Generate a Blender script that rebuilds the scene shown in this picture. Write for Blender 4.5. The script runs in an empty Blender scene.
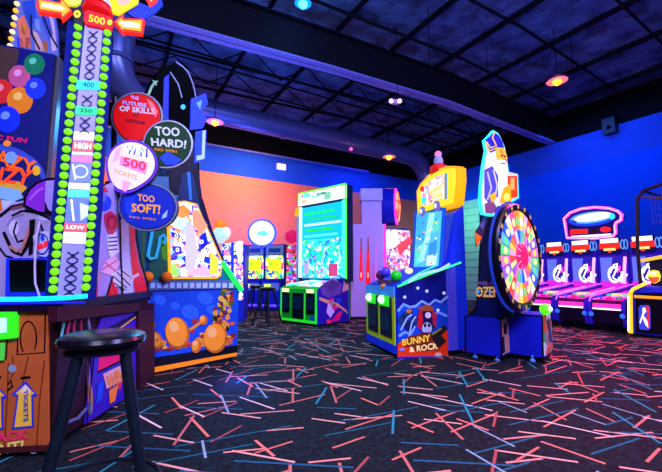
import bpy, bmesh, math, random
from mathutils import Vector, Matrix
D=bpy.data; SC=bpy.context.scene; COL=SC.collection
# ------------------------------------------------------------ camera geometry
FPX=360.0; PIT=math.atan(38/360.0); YAW=math.atan2(218,362); CH=1.0
def hd(deg,z=0.0): a=math.radians(deg); return Vector((math.sin(a),math.cos(a),z))
F0=Vector((math.sin(YAW),math.cos(YAW),0)); RT=Vector((math.cos(YAW),-math.sin(YAW),0))
FW=F0*math.cos(PIT)+Vector((0,0,math.sin(PIT))); UP=F0*-math.sin(PIT)+Vector((0,0,math.cos(PIT)))
EYE=Vector((0,0,CH))
def ray(x,y): return FW*FPX+RT*(x-331)+UP*(236-y)
def fl(x,y,z=0.0):
    d=ray(x,y); return EYE+d*((z-CH)/d.z)
def at(x,y,dep):
    d=ray(x,y); return EYE+d*(dep/d.dot(F0))
cd=D.cameras.new('camera'); cam=D.objects.new('camera',cd); COL.objects.link(cam); SC.camera=cam
cd.sensor_width=36; cd.lens=36*FPX/662.0; cd.clip_start=.02; cd.clip_end=100
cam.matrix_world=Matrix.Translation(EYE)@Matrix((RT,UP,-FW)).transposed().to_4x4()
# ------------------------------------------------------------ materials
def lin(h):
    h=h.lstrip('#'); o=[]
    for i in (0,2,4):
        v=int(h[i:i+2],16)/255; o.append(v/12.92 if v<=.04045 else ((v+.055)/1.055)**2.4)
    return (*o,1)
_M={}
def nt(name):
    m=D.materials.new(name); m.use_nodes=True; t=m.node_tree; return m,t,t.nodes['Principled BSDF']
def M(h,e=0,r=.5,metal=0,var=.12,sc=14):
    if e<.7: e=0          # printed or painted, not lit from inside
    k=(h,e,r,metal)
    if k in _M: return _M[k]
    m,t,b=nt('paint_%s_%s'%(h.strip('#'),e)); c=lin(h)
    b.inputs['Roughness'].default_value=r; b.inputs['Metallic'].default_value=metal; b.inputs['Specular IOR Level'].default_value=.15 if e else .04 if r>=.6 else .15 if r>=.45 else .3
    if e:
        b.inputs['Base Color'].default_value=tuple([x*.3 for x in c[:3]]+[1])
        b.inputs['Emission Color'].default_value=c; b.inputs['Emission Strength'].default_value=e
    else:
        n=t.nodes.new('ShaderNodeTexNoise'); n.inputs['Scale'].default_value=sc; n.inputs['Detail'].default_value=3
        mr=t.nodes.new('ShaderNodeMapRange'); mr.inputs[3].default_value=1-var; mr.inputs[4].default_value=1+var
        hs=t.nodes.new('ShaderNodeHueSaturation'); hs.inputs['Color'].default_value=c
        tc=t.nodes.new('ShaderNodeTexCoord')
        t.links.new(tc.outputs['Object'],n.inputs['Vector'])
        t.links.new(n.outputs['Fac'],mr.inputs[0]); t.links.new(mr.outputs[0],hs.inputs['Value']); t.links.new(hs.outputs[0],b.inputs['Base Color'])
    _M[k]=m; return m
def busy(name,cols,scale=18,e=1.0,stretch=(1,1,1),r=.35):
    """game art: irregular patches of several colours"""
    if name in _M: return _M[name]
    m,t,b=nt(name); tc=t.nodes.new('ShaderNodeTexCoord'); mp=t.nodes.new('ShaderNodeMapping'); mp.inputs['Scale'].default_value=stretch
    no=t.nodes.new('ShaderNodeTexNoise'); no.inputs['Scale'].default_value=scale*.6
    mx=t.nodes.new('ShaderNodeMix'); mx.data_type='VECTOR'; mx.inputs[0].default_value=.12
    vo=t.nodes.new('ShaderNodeTexVoronoi'); vo.inputs['Scale'].default_value=scale; vo.inputs['Randomness'].default_value=1
    sp=t.nodes.new('ShaderNodeSeparateColor'); rp=t.nodes.new('ShaderNodeValToRGB'); rp.color_ramp.interpolation='CONSTANT'
    L=t.links.new; L(tc.outputs['Object'],mp.inputs[0]); L(mp.outputs[0],no.inputs['Vector']); L(mp.outputs[0],mx.inputs[4]); L(no.outputs['Color'],mx.inputs[5])
    L(mx.outputs[1],vo.inputs['Vector']); L(vo.outputs['Color'],sp.inputs[0]); L(sp.outputs[0],rp.inputs[0])
    el=rp.color_ramp.elements
    while len(el)<len(cols): el.new(.5)
    for i,c in enumerate(cols): el[i].position=i/len(cols)
    for i,c in enumerate(cols): el[i].color=lin(c)
    L(rp.outputs[0],b.inputs['Base Color']); b.inputs['Roughness'].default_value=r
    if e>=.7: L(rp.outputs[0],b.inputs['Emission Color']); b.inputs['Emission Strength'].default_value=e
    _M[name]=m; return m
# ------------------------------------------------------------ planes, frames, mesh builder
class Pl:
    def __init__(s,p,n):
        s.p=Vector(p); n=Vector(n).normalized(); s.n=n if (EYE-s.p).dot(n)>0 else -n
    def px(s,x,y,off=0.0):
        d=ray(x,y); t=(s.p-EYE).dot(s.n)/d.dot(s.n); return EYE+d*t+s.n*off
class Fr:
    """u = to the right of someone facing the front, d = depth into the machine, z = up"""
    def __init__(s,o,uh): s.o=Vector((o[0],o[1],0)); s.u=hd(uh); s.d=hd(uh-90); s.uh=uh
    def __call__(s,u,d,z): return s.o+s.u*u+s.d*d+Vector((0,0,z))
    def front(s,d=0.0): return Pl(s(0,d,0),-s.d)
    def side(s,u=0.0): return Pl(s(u,0,0),s.u)
LAY=.0013
_T={}
def textmesh(txt):
    if txt in _T: return _T[txt]
    cu=D.curves.new('t','FONT'); cu.body=txt; cu.offset=.03; cu.resolution_u=2
    o=D.objects.new('t',cu); COL.objects.link(o); dg=bpy.context.evaluated_depsgraph_get(); dg.update()
    me=D.meshes.new_from_object(o.evaluated_get(dg)); vs=[v.co.copy() for v in me.vertices]; fs=[tuple(p.vertices) for p in me.polygons]
    D.objects.remove(o); D.curves.remove(cu); D.meshes.remove(me)
    x0=min(v.x for v in vs);x1=max(v.x for v in vs);y0=min(v.y for v in vs);y1=max(v.y for v in vs)
    _T[txt]=([((v.x-x0)/(x1-x0),(v.y-y0)/(y1-y0)) for v in vs],fs); return _T[txt]
class MB:
    def __init__(s): s.v=[];s.f=[];s.m=[];s.ms=[]
    def add(s,vs,fs,mat):
        if mat not in s.ms: s.ms.append(mat)
        i=s.ms.index(mat); b=len(s.v); s.v+=[Vector(v) for v in vs]
        for f in fs: s.f.append([b+k for k in f]); s.m.append(i)
        return s
    def hexa(s,p,mat): return s.add(p,[(0,3,2,1),(4,5,6,7),(0,1,5,4),(1,2,6,5),(2,3,7,6),(3,0,4,7)],mat)
    def box(s,fr,u0,u1,d0,d1,z0,z1,mat):
        return s.hexa([fr(u0,d0,z0),fr(u1,d0,z0),fr(u1,d1,z0),fr(u0,d1,z0),fr(u0,d0,z1),fr(u1,d0,z1),fr(u1,d1,z1),fr(u0,d1,z1)],mat)
    def ext(s,pts,vec,mat,side=None):
        n=len(pts); vec=Vector(vec); s.add(list(pts),[tuple(range(n))],mat); s.add([p+vec for p in pts],[tuple(reversed(range(n)))],side or mat)
        return s.add(list(pts)+[p+vec for p in pts],[(i,(i+1)%n,n+(i+1)%n,n+i) for i in range(n)],side or mat)
    def prof(s,fr,dz,u0,u1,mat,side=None): return s.ext([fr(u0,d,z) for d,z in dz],fr.u*(u1-u0),mat,side)
    def cut(s,pl,px,th,mat,side=None,lay=0): return s.ext([pl.px(x,y,lay*LAY) for x,y in px],-pl.n*th,mat,side)
    def poly(s,pl,px,mat,lay=1): return s.add([pl.px(x,y,lay*LAY) for x,y in px],[tuple(range(len(px)))],mat)
    def oval(s,pl,cx,cy,rx,ry,mat,lay=1,rot=0,n=20,a0=0,a1=360):
        c,q=math.cos(math.radians(rot)),math.sin(math.radians(rot)); P=[]
        for i in range(n if a1-a0>=360 else n+1):
            a=math.radians(a0+(a1-a0)*i/n); x,y=rx*math.cos(a),ry*math.sin(a); P.append((cx+x*c-y*q,cy+x*q+y*c))
        return s.poly(pl,P,mat,lay)
    def arc(s,pl,cx,cy,rx,ry,w,mat,lay=2,rot=0,a0=0,a1=360,n=20):
        c,q=math.cos(math.radians(rot)),math.sin(math.radians(rot)); P=[]
        for i in range(n+1):
            a=math.radians(a0+(a1-a0)*i/n); x,y=rx*math.cos(a),ry*math.sin(a); P.append((cx+x*c-y*q,cy+x*q+y*c))
        return s.line(pl,P,w,mat,lay)
    def line(s,pl,P,w,mat,lay=2):
        L=[];R=[]
        for i,(x,y) in enumerate(P):
            a=P[max(i-1,0)];b=P[min(i+1,len(P)-1)]; dx,dy=b[0]-a[0],b[1]-a[1]; l=math.hypot(dx,dy) or 1
            L.append((x-dy/l*w/2,y+dx/l*w/2)); R.append((x+dy/l*w/2,y-dx/l*w/2))
        n=len(P); return s.add([pl.px(x,y,lay*LAY) for x,y in L+R],[(i,i+1,n+i+1,n+i) for i in range(n-1)],mat)
    def text(s,pl,t,q,mat,lay=3):
        vs,fs=textmesh(t); (tl,tr,br,bl)=q; o=[]
        for a,b in vs:
            x=(bl[0]*(1-a)+br[0]*a)*(1-b)+(tl[0]*(1-a)+tr[0]*a)*b; y=(bl[1]*(1-a)+br[1]*a)*(1-b)+(tl[1]*(1-a)+tr[1]*a)*b; o.append(pl.px(x,y,lay*LAY))
        return s.add(o,fs,mat)
    def tube(s,P,r,mat,seg=10,closed=False):
        P=[Vector(p) for p in P]; n=len(P); rs=r if isinstance(r,(list,tuple)) else [r]*n; vs=[]; ref=None
        for i in range(n):
            a=P[i-1] if (i>0 or closed) else P[i]; b=P[(i+1)%n] if (i<n-1 or closed) else P[i]
            t=(b-a).normalized()
            if ref is None: ref=t.orthogonal().normalized()
            ref=(ref-t*ref.dot(t)); ref=ref.normalized() if ref.length>1e-6 else t.orthogonal().normalized()
            w=t.cross(ref)
            for k in range(seg):
                q=2*math.pi*k/seg; vs.append(P[i]+(ref*math.cos(q)+w*math.sin(q))*rs[i])
        fs=[(i*seg+k,i*seg+(k+1)%seg,((i+1)%n)*seg+(k+1)%seg,((i+1)%n)*seg+k) for i in range(n if closed else n-1) for k in range(seg)]
        if not closed: fs+=[tuple(reversed(range(seg))),tuple((n-1)*seg+k for k in range(seg))]
        return s.add(vs,fs,mat)
    def lathe(s,c,ax,prof,mat,seg=28):
        """prof: list of (radius, along-axis)"""
        c=Vector(c);ax=Vector(ax).normalized(); a=ax.orthogonal().normalized(); b=ax.cross(a); vs=[]
        for r,h in prof:
            for k in range(seg):
                q=2*math.pi*k/seg; vs.append(c+ax*h+(a*math.cos(q)+b*math.sin(q))*max(r,1e-4))
        n=len(prof); fs=[(i*seg+k,i*seg+(k+1)%seg,(i+1)*seg+(k+1)%seg,(i+1)*seg+k) for i in range(n-1) for k in range(seg)]
        fs+=[tuple(reversed(range(seg))),tuple((n-1)*seg+k for k in range(seg))]
        return s.add(vs,fs,mat)
    def ball(s,c,r,mat,ax=(0,0,1),k=1.0,seg=16):
        return s.lathe(c,ax,[(r*math.sin(math.pi*i/10),-r*k*math.cos(math.pi*i/10)) for i in range(11)],mat,seg)
    def build(s,name,parent=None,smooth=35,label=None):
        me=D.meshes.new(name); inv=Matrix()
        if parent is not None: inv=WM[parent.name].inverted()
        me.from_pydata([tuple(inv@v) for v in s.v],[],s.f); 
        for m in s.ms: me.materials.append(m)
        me.polygons.foreach_set('material_index',s.m)
        me.update(); o=D.objects.new(name,me); COL.objects.link(o)
        if parent is not None: o.parent=parent; WM[o.name]=WM[parent.name]
        else: WM[o.name]=Matrix()
        if s.v:
            me.polygons.foreach_set('use_smooth',[True]*len(me.polygons)); me.set_sharp_from_angle(angle=math.radians(smooth))
        if label: o['label']=label
        return o
WM={}
def thing(name,label,cat,loc,rz=0,group=None):
    o=D.objects.new(name,None); COL.objects.link(o); o.empty_display_size=.1
    loc=Vector(loc); o.location=loc; o.rotation_euler=(0,0,rz); WM[o.name]=Matrix.Translation(loc)@Matrix.Rotation(rz,4,'Z')
    o['label']=label; o['category']=cat
    if group: o['group']=group
    return o
def tag(o,label,cat,group=None,kind=None):
    o['label']=label; o['category']=cat
    if group: o['group']=group
    if kind: o['kind']=kind
    return o
def struct(o): o['kind']='structure'; return o
def dup(root,loc,rz,label,group=None):
    r=root.copy(); COL.objects.link(r); r.location=loc; r.rotation_euler=(0,0,rz); r['label']=label
    if group: r['group']=group
    def rec(a,b):
        for ch in list(a.children):
            c=ch.copy(); COL.objects.link(c); c.parent=b; rec(ch,c)
    rec(root,r); return r
W0=Fr((0,0),90)   # world frame: u=+X, d=+Y
BLK=M('#08090f',r=.4); NAVY=M('#0b1a5c',r=.35); BLUE=M('#0a2bd8',r=.4); WHT=M('#e8e8f4'); CHR=M('#b8c0d8',r=.25,metal=.9)
rnd=random.Random(7)
# ------------------------------------------------------------ room
def carpet():
    m,t,b=nt('arcade_carpet'); N=t.nodes.new; L=t.links.new
    tc=N('ShaderNodeTexCoord')
    def math_(op,a,c=None,d=None):
        n=N('ShaderNodeMath'); n.operation=op
        for i,x in enumerate((a,c,d)):
            if x is None: continue
            if isinstance(x,(int,float)): n.inputs[i].default_value=x
            else: L(x,n.inputs[i])
        return n.outputs[0]
    no=N('ShaderNodeTexNoise'); no.inputs['Scale'].default_value=26; no.inputs['Detail'].default_value=6; no.inputs['Roughness'].default_value=.75
    L(tc.outputs['Object'],no.inputs['Vector'])
    rp=N('ShaderNodeValToRGB'); e=rp.color_ramp.elements; e[0].position=.45; e[0].color=lin('#030406'); e[1].position=.75; e[1].color=lin('#163238'); L(no.outputs['Fac'],rp.inputs[0])
    cur=rp.outputs[0]
    lay=[(8,.24,.62,.0085,.42,'#e88c74'),(-17,.28,.7,.008,.42,'#d86c58'),(38,.27,.62,.0085,.42,'#f4a48c'),(72,.32,.55,.009,.4,'#f07a60'),(103,.32,.6,.0085,.4,'#c86a5a'),
         (-42,.3,.65,.008,.4,'#a84a40'),(58,.36,.8,.0075,.34,'#f6c8bc'),(-5,.2,1.0,.007,.5,'#125e6c'),(25,.24,.9,.008,.45,'#185a70'),(-60,.3,.8,.008,.4,'#1f8890'),(85,.4,.7,.0075,.3,'#8aa0a8')]
    for i,(ang,s,Lg,w,p,c) in enumerate(lay):
        vr=N('ShaderNodeVectorRotate'); vr.rotation_type='Z_AXIS'; vr.inputs['Angle'].default_value=math.radians(ang+12); L(tc.outputs['Object'],vr.inputs['Vector'])
        sp=N('ShaderNodeSeparateXYZ'); L(vr.outputs[0],sp.inputs[0])
        yy=math_('MULTIPLY_ADD',sp.outputs[1],1/s,i*13.37); row=math_('FLOOR',yy)
        wn=N('ShaderNodeTexWhiteNoise'); wn.noise_dimensions='1D'; L(row,wn.inputs['W'])
        xx=math_('ADD',math_('MULTIPLY',sp.outputs[0],1/Lg),math_('MULTIPLY',wn.outputs['Value'],9.0)); colm=math_('FLOOR',xx)
        cb=N('ShaderNodeCombineXYZ'); L(row,cb.inputs[0]); L(colm,cb.inputs[1]); cb.inputs[2].default_value=i*3.1
        w2=N('ShaderNodeTexWhiteNoise'); w2.noise_dimensions='3D'; L(cb.outputs[0],w2.inputs['Vector']); sc=N('ShaderNodeSeparateColor'); L(w2.outputs['Color'],sc.inputs[0])
        pres=math_('LESS_THAN',sc.outputs[0],p)
        dx=math_('LESS_THAN',math_('ABSOLUTE',math_('SUBTRACT',math_('FRACT',xx),.5)),math_('MULTIPLY_ADD',sc.outputs[1],.22,.16))
        dy=math_('LESS_THAN',math_('ABSOLUTE',math_('SUBTRACT',math_('FRACT',yy),math_('MULTIPLY_ADD',sc.outputs[2],.6,.2))),w/s)
        mk=math_('MULTIPLY',math_('MULTIPLY',pres,dx),dy)
        mx=N('ShaderNodeMix'); mx.data_type='RGBA'; L(mk,mx.inputs[0]); L(cur,mx.inputs[6]); mx.inputs[7].default_value=lin(c); cur=mx.outputs[2]
    L(cur,b.inputs['Base Color']); b.inputs['Roughness'].default_value=.85; b.inputs['Specular IOR Level'].default_value=.2
    bp=N('ShaderNodeBump'); bp.inputs['Strength'].default_value=.4; bp.inputs['Distance'].default_value=.01
    n2=N('ShaderNodeTexNoise'); n2.inputs['Scale'].default_value=120; L(tc.outputs['Object'],n2.inputs['Vector']); L(n2.outputs['Fac'],bp.inputs['Height']); L(bp.outputs[0],b.inputs['Normal'])
    return m
XW,YW=12.0,11.7
struct(MB().box(W0,-6,XW+.2,-2.5,YW+.2,-.1,0,carpet()).build('floor'))
ORG=M('#d8785c',r=.8,sc=1.2); BBL=M('#1c4fc4',r=.8,sc=2); WBL=M('#0848b4',r=.8,sc=2); WBL2=M('#204498',r=.8,sc=2); DK=M('#07080e',r=.8)
mb=MB(); mb.box(W0,-6,XW,YW,YW+.15,0,4.27,ORG); mb.box(W0,-6,XW,YW,YW+.15,4.27,5.2,BBL); mb.box(W0,-6,XW,YW+.02,YW+.15,5.2,6.6,DK); struct(mb.build('wall_back'))
mb=MB(); mb.box(W0,XW,XW+.15,-2.5,YW+.15,0,4.3,WBL); mb.box(W0,XW,XW+.15,-2.5,YW+.15,4.3,5.2,WBL2); mb.box(W0,XW+.02,XW+.15,-2.5,YW+.15,5.2,6.6,DK); struct(mb.build('wall_right'))
struct(MB().box(W0,-6.15,-6,-2.5,YW+.15,0,6.6,M('#10142c',r=.8)).build('wall_left'))
struct(MB().box(W0,-6,XW,YW-.02,YW,0,.12,DK).build('baseboard_back')); struct(MB().box(W0,XW-.02,XW,-2.5,YW-.02,0,.12,DK).build('baseboard_right'))
# ceiling deck (two slopes) with quilted insulation
def deckmat():
    m,t,b=nt('quilted_deck'); N=t.nodes.new; L=t.links.new; tc=N('ShaderNodeTexCoord'); n=N('ShaderNodeTexNoise'); n.inputs['Scale'].default_value=2.2; n.inputs['Detail'].default_value=5
    rp=N('ShaderNodeValToRGB'); e=rp.color_ramp.elements; e[0].position=.35; e[0].color=lin('#1c3050'); e[1].position=.7; e[1].color=lin('#4c6c9c')
    L(tc.outputs['Object'],n.inputs['Vector']); L(n.outputs['Fac'],rp.inputs[0]); L(rp.outputs[0],b.inputs['Base Color']); b.inputs['Roughness'].default_value=.9
    bp=N('ShaderNodeBump'); bp.inputs['Strength'].default_value=.8; bp.inputs['Distance'].default_value=.2; L(n.outputs['Fac'],bp.inputs['Height']); L(bp.outputs[0],b.inputs['Normal']); return m
XR=7.1
def roofz(x): return 6.35-(XR-x)*.045 if x<XR else 6.35-(x-XR)*.045
mb=MB(); dm=deckmat()
for x0,x1 in ((-6.2,XR),(XR,XW+.2)):
    mb.hexa([Vector((x0,-2.5,roofz(x0))),Vector((x1,-2.5,roofz(x1))),Vector((x1,YW+.2,roofz(x1))),Vector((x0,YW+.2,roofz(x0))),Vector((x0,-2.5,roofz(x0)+.1)),Vector((x1,-2.5,roofz(x1)+.1)),Vector((x1,YW+.2,roofz(x1)+.1)),Vector((x0,YW+.2,roofz(x0)+.1))],dm)
struct(mb.build('ceiling'))
tn=[0]
def trim(mb,**k): tn[0]+=1; return struct(mb.build('trim_%d'%tn[0],**k))
STL=M('#10121c',r=.6); FLG=M('#7078c8',r=.5)  # lower rafter flange lilac, its lit look put into the colour
def rafter(Y,kind=0):
    pts=[(-6,4.62),(.73,5.0),(3.6,5.18),(7.1,5.33),(12,5.22)] if kind==0 else [(-6,5.0),(7.1,5.5),(12,5.35)]
    mb=MB()
    for (x0,z0),(x1,z1) in zip(pts,pts[1:]):
        mb.hexa([Vector((x0,Y,z0)),Vector((x1,Y,z1)),Vector((x1,Y+.03,z1)),Vector((x0,Y+.03,z0)),Vector((x0,Y,z0+.78)),Vector((x1,Y,z1+.78)),Vector((x1,Y+.03,z1+.78)),Vector((x0,Y+.03,z0+.78))],STL)
        for zz,mt in ((0,FLG),(.78,STL)):
            mb.hexa([Vector((x0,Y-.11,z0+zz)),Vector((x1,Y-.11,z1+zz)),Vector((x1,Y+.14,z1+zz)),Vector((x0,Y+.14,z0+zz)),Vector((x0,Y-.11,z0+zz+.03)),Vector((x1,Y-.11,z1+zz+.03)),Vector((x1,Y+.14,z1+zz+.03)),Vector((x0,Y+.14,z0+zz+.03))],mt)
    trim(mb)
rafter(6.0)
for i in range(12):   # purlins along the room
    x=-5.2+i*1.5; z=roofz(x); trim(MB().box(W0,x-.02,x+.02,-2.5,YW,z-.12,z-.005,STL))
for j in range(9):
    y=-1.6+j*1.4
    if abs(y-6)<.5: continue
    mb=MB()
    for x0,x1 in ((-6,XR),(XR,XW)):
        mb.hexa([Vector((x0,y,roofz(x0)-.18)),Vector((x1,y,roofz(x1)-.18)),Vector((x1,y+.03,roofz(x1)-.18)),Vector((x0,y+.03,roofz(x0)-.18)),Vector((x0,y,roofz(x0)-.12)),Vector((x1,y,roofz(x1)-.12)),Vector((x1,y+.03,roofz(x1)-.12)),Vector((x0,y+.03,roofz(x0)-.12))],STL)
    trim(mb)
def truss(Y,z0,z1):
    mb=MB(); mb.tube([(-6,Y,z0),(XW,Y,z0+.15)],.022,STL,6); mb.tube([(-6,Y,z1),(XW,Y,z1+.1)],.022,STL,6)
    n=26
    for i in range(n):
        x=-6+18*i/n; mb.tube([(x,Y,z0 if i%2 else z1),(x+18/n,Y,z1 if i%2 else z0)],.014,STL,5)
    trim(mb)
truss(7.2,5.35,5.85); truss(8.4,5.45,5.9)
# round ducts
DUC=M('#4c5690',r=.35,metal=.5)
mb=MB(); P=[Vector((x,9.4,5.25)) for x in (-5.6,-3,0,3,6,8.6)]
for i in range(1,9):
    a=math.radians(i*90/8); P.append(Vector((8.9+.9*math.sin(a),9.4,4.35+.9*math.cos(a))))
P.append(Vector((9.8,9.4,2.9)))
mb.tube(P,.30,DUC,20)
for x in (-4,-2,0,2,4,6,8): mb.tube([(x,9.4,5.25),(x+.06,9.4,5.25)],.325,DUC,20)
for x in (-3,1,5,8): mb.tube([(x,9.4,5.5),(x,9.4,roofz(x)-.01)],.012,STL,5)
tag(mb.build('air_duct'),'long round metal air duct under the roof along the back, elbow at its right end','air duct')
mb=MB(); mb.tube([at(117.5,-4,4.6),at(116,40,4.6),at(114,62,4.6),at(122,85,4.75),at(140,105,5.1),at(170,112,5.6)],.21,DUC,18)
for a,b in (((116,36),(116,40)),((114,60),(114.5,64))): mb.tube([at(*a,4.6),at(*b,4.6)],.235,DUC,18)
tag(mb.build('air_duct'),'short vertical round duct bending behind the tall striker tower','air duct')
mb=MB(); mb.tube([(-5,11.2,4.95),(8.5,11.2,5.05)],.03,M('#5058a0'),8)
for x in (-4,0,4,8): mb.tube([(x,11.2,5),(x,11.2,roofz(x)-.01)],.008,STL,5)
tag(mb.build('conduit_pipe'),'thin straight pipe running below the round duct near the back wall','pipe')
# pale roller door in the right wall near the corner
mb=MB(); mb.box(W0,XW-.06,XW,8.4,10.4,.0,3.9,M('#7fb8a0',r=.7)); 
for i in range(13): mb.box(W0,XW-.075,XW-.06,8.45,10.35,.1+i*.29,.12+i*.29,M('#5f9484'))
struct(mb.build('door_1'))
# wall bits
mb=MB(); c=fl(612,119,4.9); q=Vector((XW-.13,0,0)); 
def onwall_right(x,y): d=ray(x,y); t=(XW-d.x*0)/d.x; return EYE+d*t
p=onwall_right(612,124); sp=thing('wall_speaker','small black speaker box fixed near the top of the blue wall','speaker',(XW-.25,p.y,4.75))
MB().box(W0,XW-.25,XW,p.y-.15,p.y+.15,4.95,5.4,BLK).build('speaker_box',sp); MB().lathe((XW-.252,p.y,5.12),(-1,0,0),[(.09,0),(.09,.01),(.05,.0)],M('#20222c'),16).build('speaker_cone',sp)
def onback(x,y): d=ray(x,y); return EYE+d*(YW/d.y)
p=onback(281,167); mb=MB(); mb.box(W0,p.x-.16,p.x+.16,YW-.07,YW,p.z-.1,p.z+.1,M('#ffd0ea',1.6)); tag(mb.build('wall_light'),'small rectangular pinkish white light on the blue band of the back wall','light')
p=at(395,102,8.2); e=thing('emergency_light','pinkish white twin-head light hanging on a thin rod under the roof','light',(p.x,p.y,p.z-.1))
MB().tube([(p.x,p.y,p.z+.05),(p.x,p.y,roofz(p.x)-.01)],.01,STL,6).build('hanger_rod',e); MB().box(Fr((p.x,p.y),121),-.09,.09,-.04,.04,p.z-.05,p.z+.05,M('#c8b0d8')).build('housing',e)
for s in (-1,1): MB().ball(Fr((p.x,p.y),121)(s*.1,-.05,p.z),.055,M('#ffc8f0',1.5)).build('lamp_head',e)
p=at(351,149,9.8); tag(MB().ball(p,.05,M('#ff50b0',1.5)).tube([p,(p.x,p.y,roofz(p.x))],.006,STL,5).build('indicator_light'),'tiny pink indicator light hanging below the long duct','light')
for x,y,dep,r,lab,shade,em in ((557,80,7.3,.2,'largest orange pendant lamp, hanging at the upper right in front of the dark roof','#c88098','#ff8a18'),(215,121,8.2,.2,'orange pendant lamp at the left below the round duct','#a070b0','#ff9020'),(389,156,10.6,.19,'small orange pendant lamp between the white cabinet and the yellow bus sign','#a070b0','#ff9020'),(303,2,6.0,.15,'teal blue pendant lamp cut by the top edge of the photo','#2078b0','#30b0ff')):
    p=at(x,y,dep); e=thing('pendant_lamp',lab,'pendant lamp',(p.x,p.y,p.z-.06),0,None)
    MB().tube([(p.x,p.y,p.z+.1),(p.x,p.y,roofz(p.x)-.01)],.008,STL,6).build('cord',e)
    MB().lathe(p,(0,0,1),[(r,-.03),(r*1.03,-.02),(r*.8,.03),(r*.35,.08),(r*.2,.11),(.02,.12)],M(shade,.35),26).build('lamp_shade',e)
    MB().ball(p+Vector((0,0,-.03)),.085,M(em,9)).build('bulb',e)
    ld=D.lights.new('pendant_light','POINT'); ld.energy=14; ld.color=lin(em)[:3]; ld.shadow_soft_size=.1; lo=D.objects.new('pendant_light',ld); lo.location=p+Vector((0,0,-.2)); COL.objects.link(lo)
for k,(x,dep) in enumerate(((398,7.2),(489,8),(575,7.4),(431,6.6))):   # thin hanging rods
    p=at(x,100,dep); zt=roofz(p.x); tag(MB().tube([(p.x,p.y,zt),(p.x,p.y,zt-(1.5,1.9,.9,1.3)[k])],.008,STL,5).build('hanging_rod'),('thin dark rod hanging straight down above the small twin light','thin dark rod hanging down above the pirate figure','short thin rod hanging close to the largest orange lamp','thin dark rod hanging under the roof above the yellow bus sign')[k],'rod')
# ------------------------------------------------------------ striker game in the left foreground
S=Fr(fl(50,455),115); sl=thing('striker_game','tall striker game at far left with green bulb tower and round slogan signs','arcade machine',S.o,math.radians(-25))
WOOD=M('#c0602c',.12,r=.6,var=.2,sc=6); MAR=M('#3a1420',r=.5); OUT=M('#120a10',r=.6); LAV=M('#c4b8e8',r=.5); YEL=M('#ffc830',r=.5)
f=S.front(0); sd=S.side(0)
mb=MB(); mb.box(S,-1.0,0,0,1.28,.05,.79,M('#2a0e14',r=.5)).box(S,-.95,-.04,.05,1.2,.0,.05,BLK)
mb.build('lower_cabinet',sl)
mb=MB(); mb.cut(f,[(-70,306),(49,306),(50,449),(-70,460)],.012,WOOD,lay=8)
def F(l): return 8+l
for p in ([(47,308),(46,352),(19,354),(20,311),(47,308)],[(9,336),(8,358),(-12,360)]): mb.line(f,p,1.6,OUT,F(2))
for p in ([(10,362),(9,395),(6,450)],[(46,360),(41,400),(38,446)],[(30,356),(26,372),(24,384)],[(14,356),(15,372),(10,384)]): mb.line(f,p,1.3,M('#7a3418'),F(1))
mb.arc(f,30,338,8,17,1.4,OUT,F(2),a0=130,a1=400); mb.line(f,[(9,384),(13,380),(14,386),(9,390)],1.8,OUT,F(2))
for x,y in ((14,368),(-6,450),(35,449)): mb.oval(f,x,y,4.2,3.8,M('#8fa6b8',r=.3),F(2))
for x in (-2,27): mb.line(f,[(x-5,377.5),(x+5,376.5)],2.4,OUT,F(2))
for dx,dy in ((0,0),(-30,2)):
    T=lambda P,g=0:[(x+dx,y+dy) for x,y in P]
    mb.poly(f,T([(27.5,380),(39.5,395),(35,396),(35.5,426.5),(14,428.5),(18.5,396),(13,394)]),M('#2038c8'),F(2))
    mb.poly(f,T([(27.3,383.5),(36.5,393),(33,393.6),(33.5,424.5),(16.3,426.3),(20.5,394.2),(17,393)]),M('#ffd040',.25),F(3))
    mb.poly(f,T([(27.3,384),(32,389),(32,392),(24,393),(22,391)]),M('#ffe8c8',.3),F(4))
    mb.text(f,'TICKETS',T([(30,388),(30.5,420),(25.5,421),(26,389)]),M('#2a3ca0'),F(5))
mb.text(f,'SNACK',[(-20,433),(30.5,428.5),(31,437.5),(-20,444)],M('#ff3860',.5),F(4)); mb.text(f,'POINT!',[(-24,446),(26,438.5),(25,450),(-24,458)],M('#f8f070',.5),F(4))
mb.build('wooden_front_panel',sl,label='brown wood printed front panel with yellow arrows')
mb=MB(); mb.cut(f,[(-12,312),(18,311),(20.5,315),(20,337),(-12,340)],.03,M('#30e020',1.1),lay=30).cut(f,[(-8,317),(12,317),(12,331),(-8,333)],.01,M('#b0e8ff',1.3),lay=36).cut(f,[(-10,343),(8,342),(7,359),(-10,361)],.012,M('#50d850',.7),lay=24); mb.build('ticket_dispenser',sl,label='glowing green ticket slot')
mb=MB(); mb.box(S,-1.02,.02,-.02,.0,.03,.06,M('#4a1a20')); mb.build('kick_plate',sl)
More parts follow.
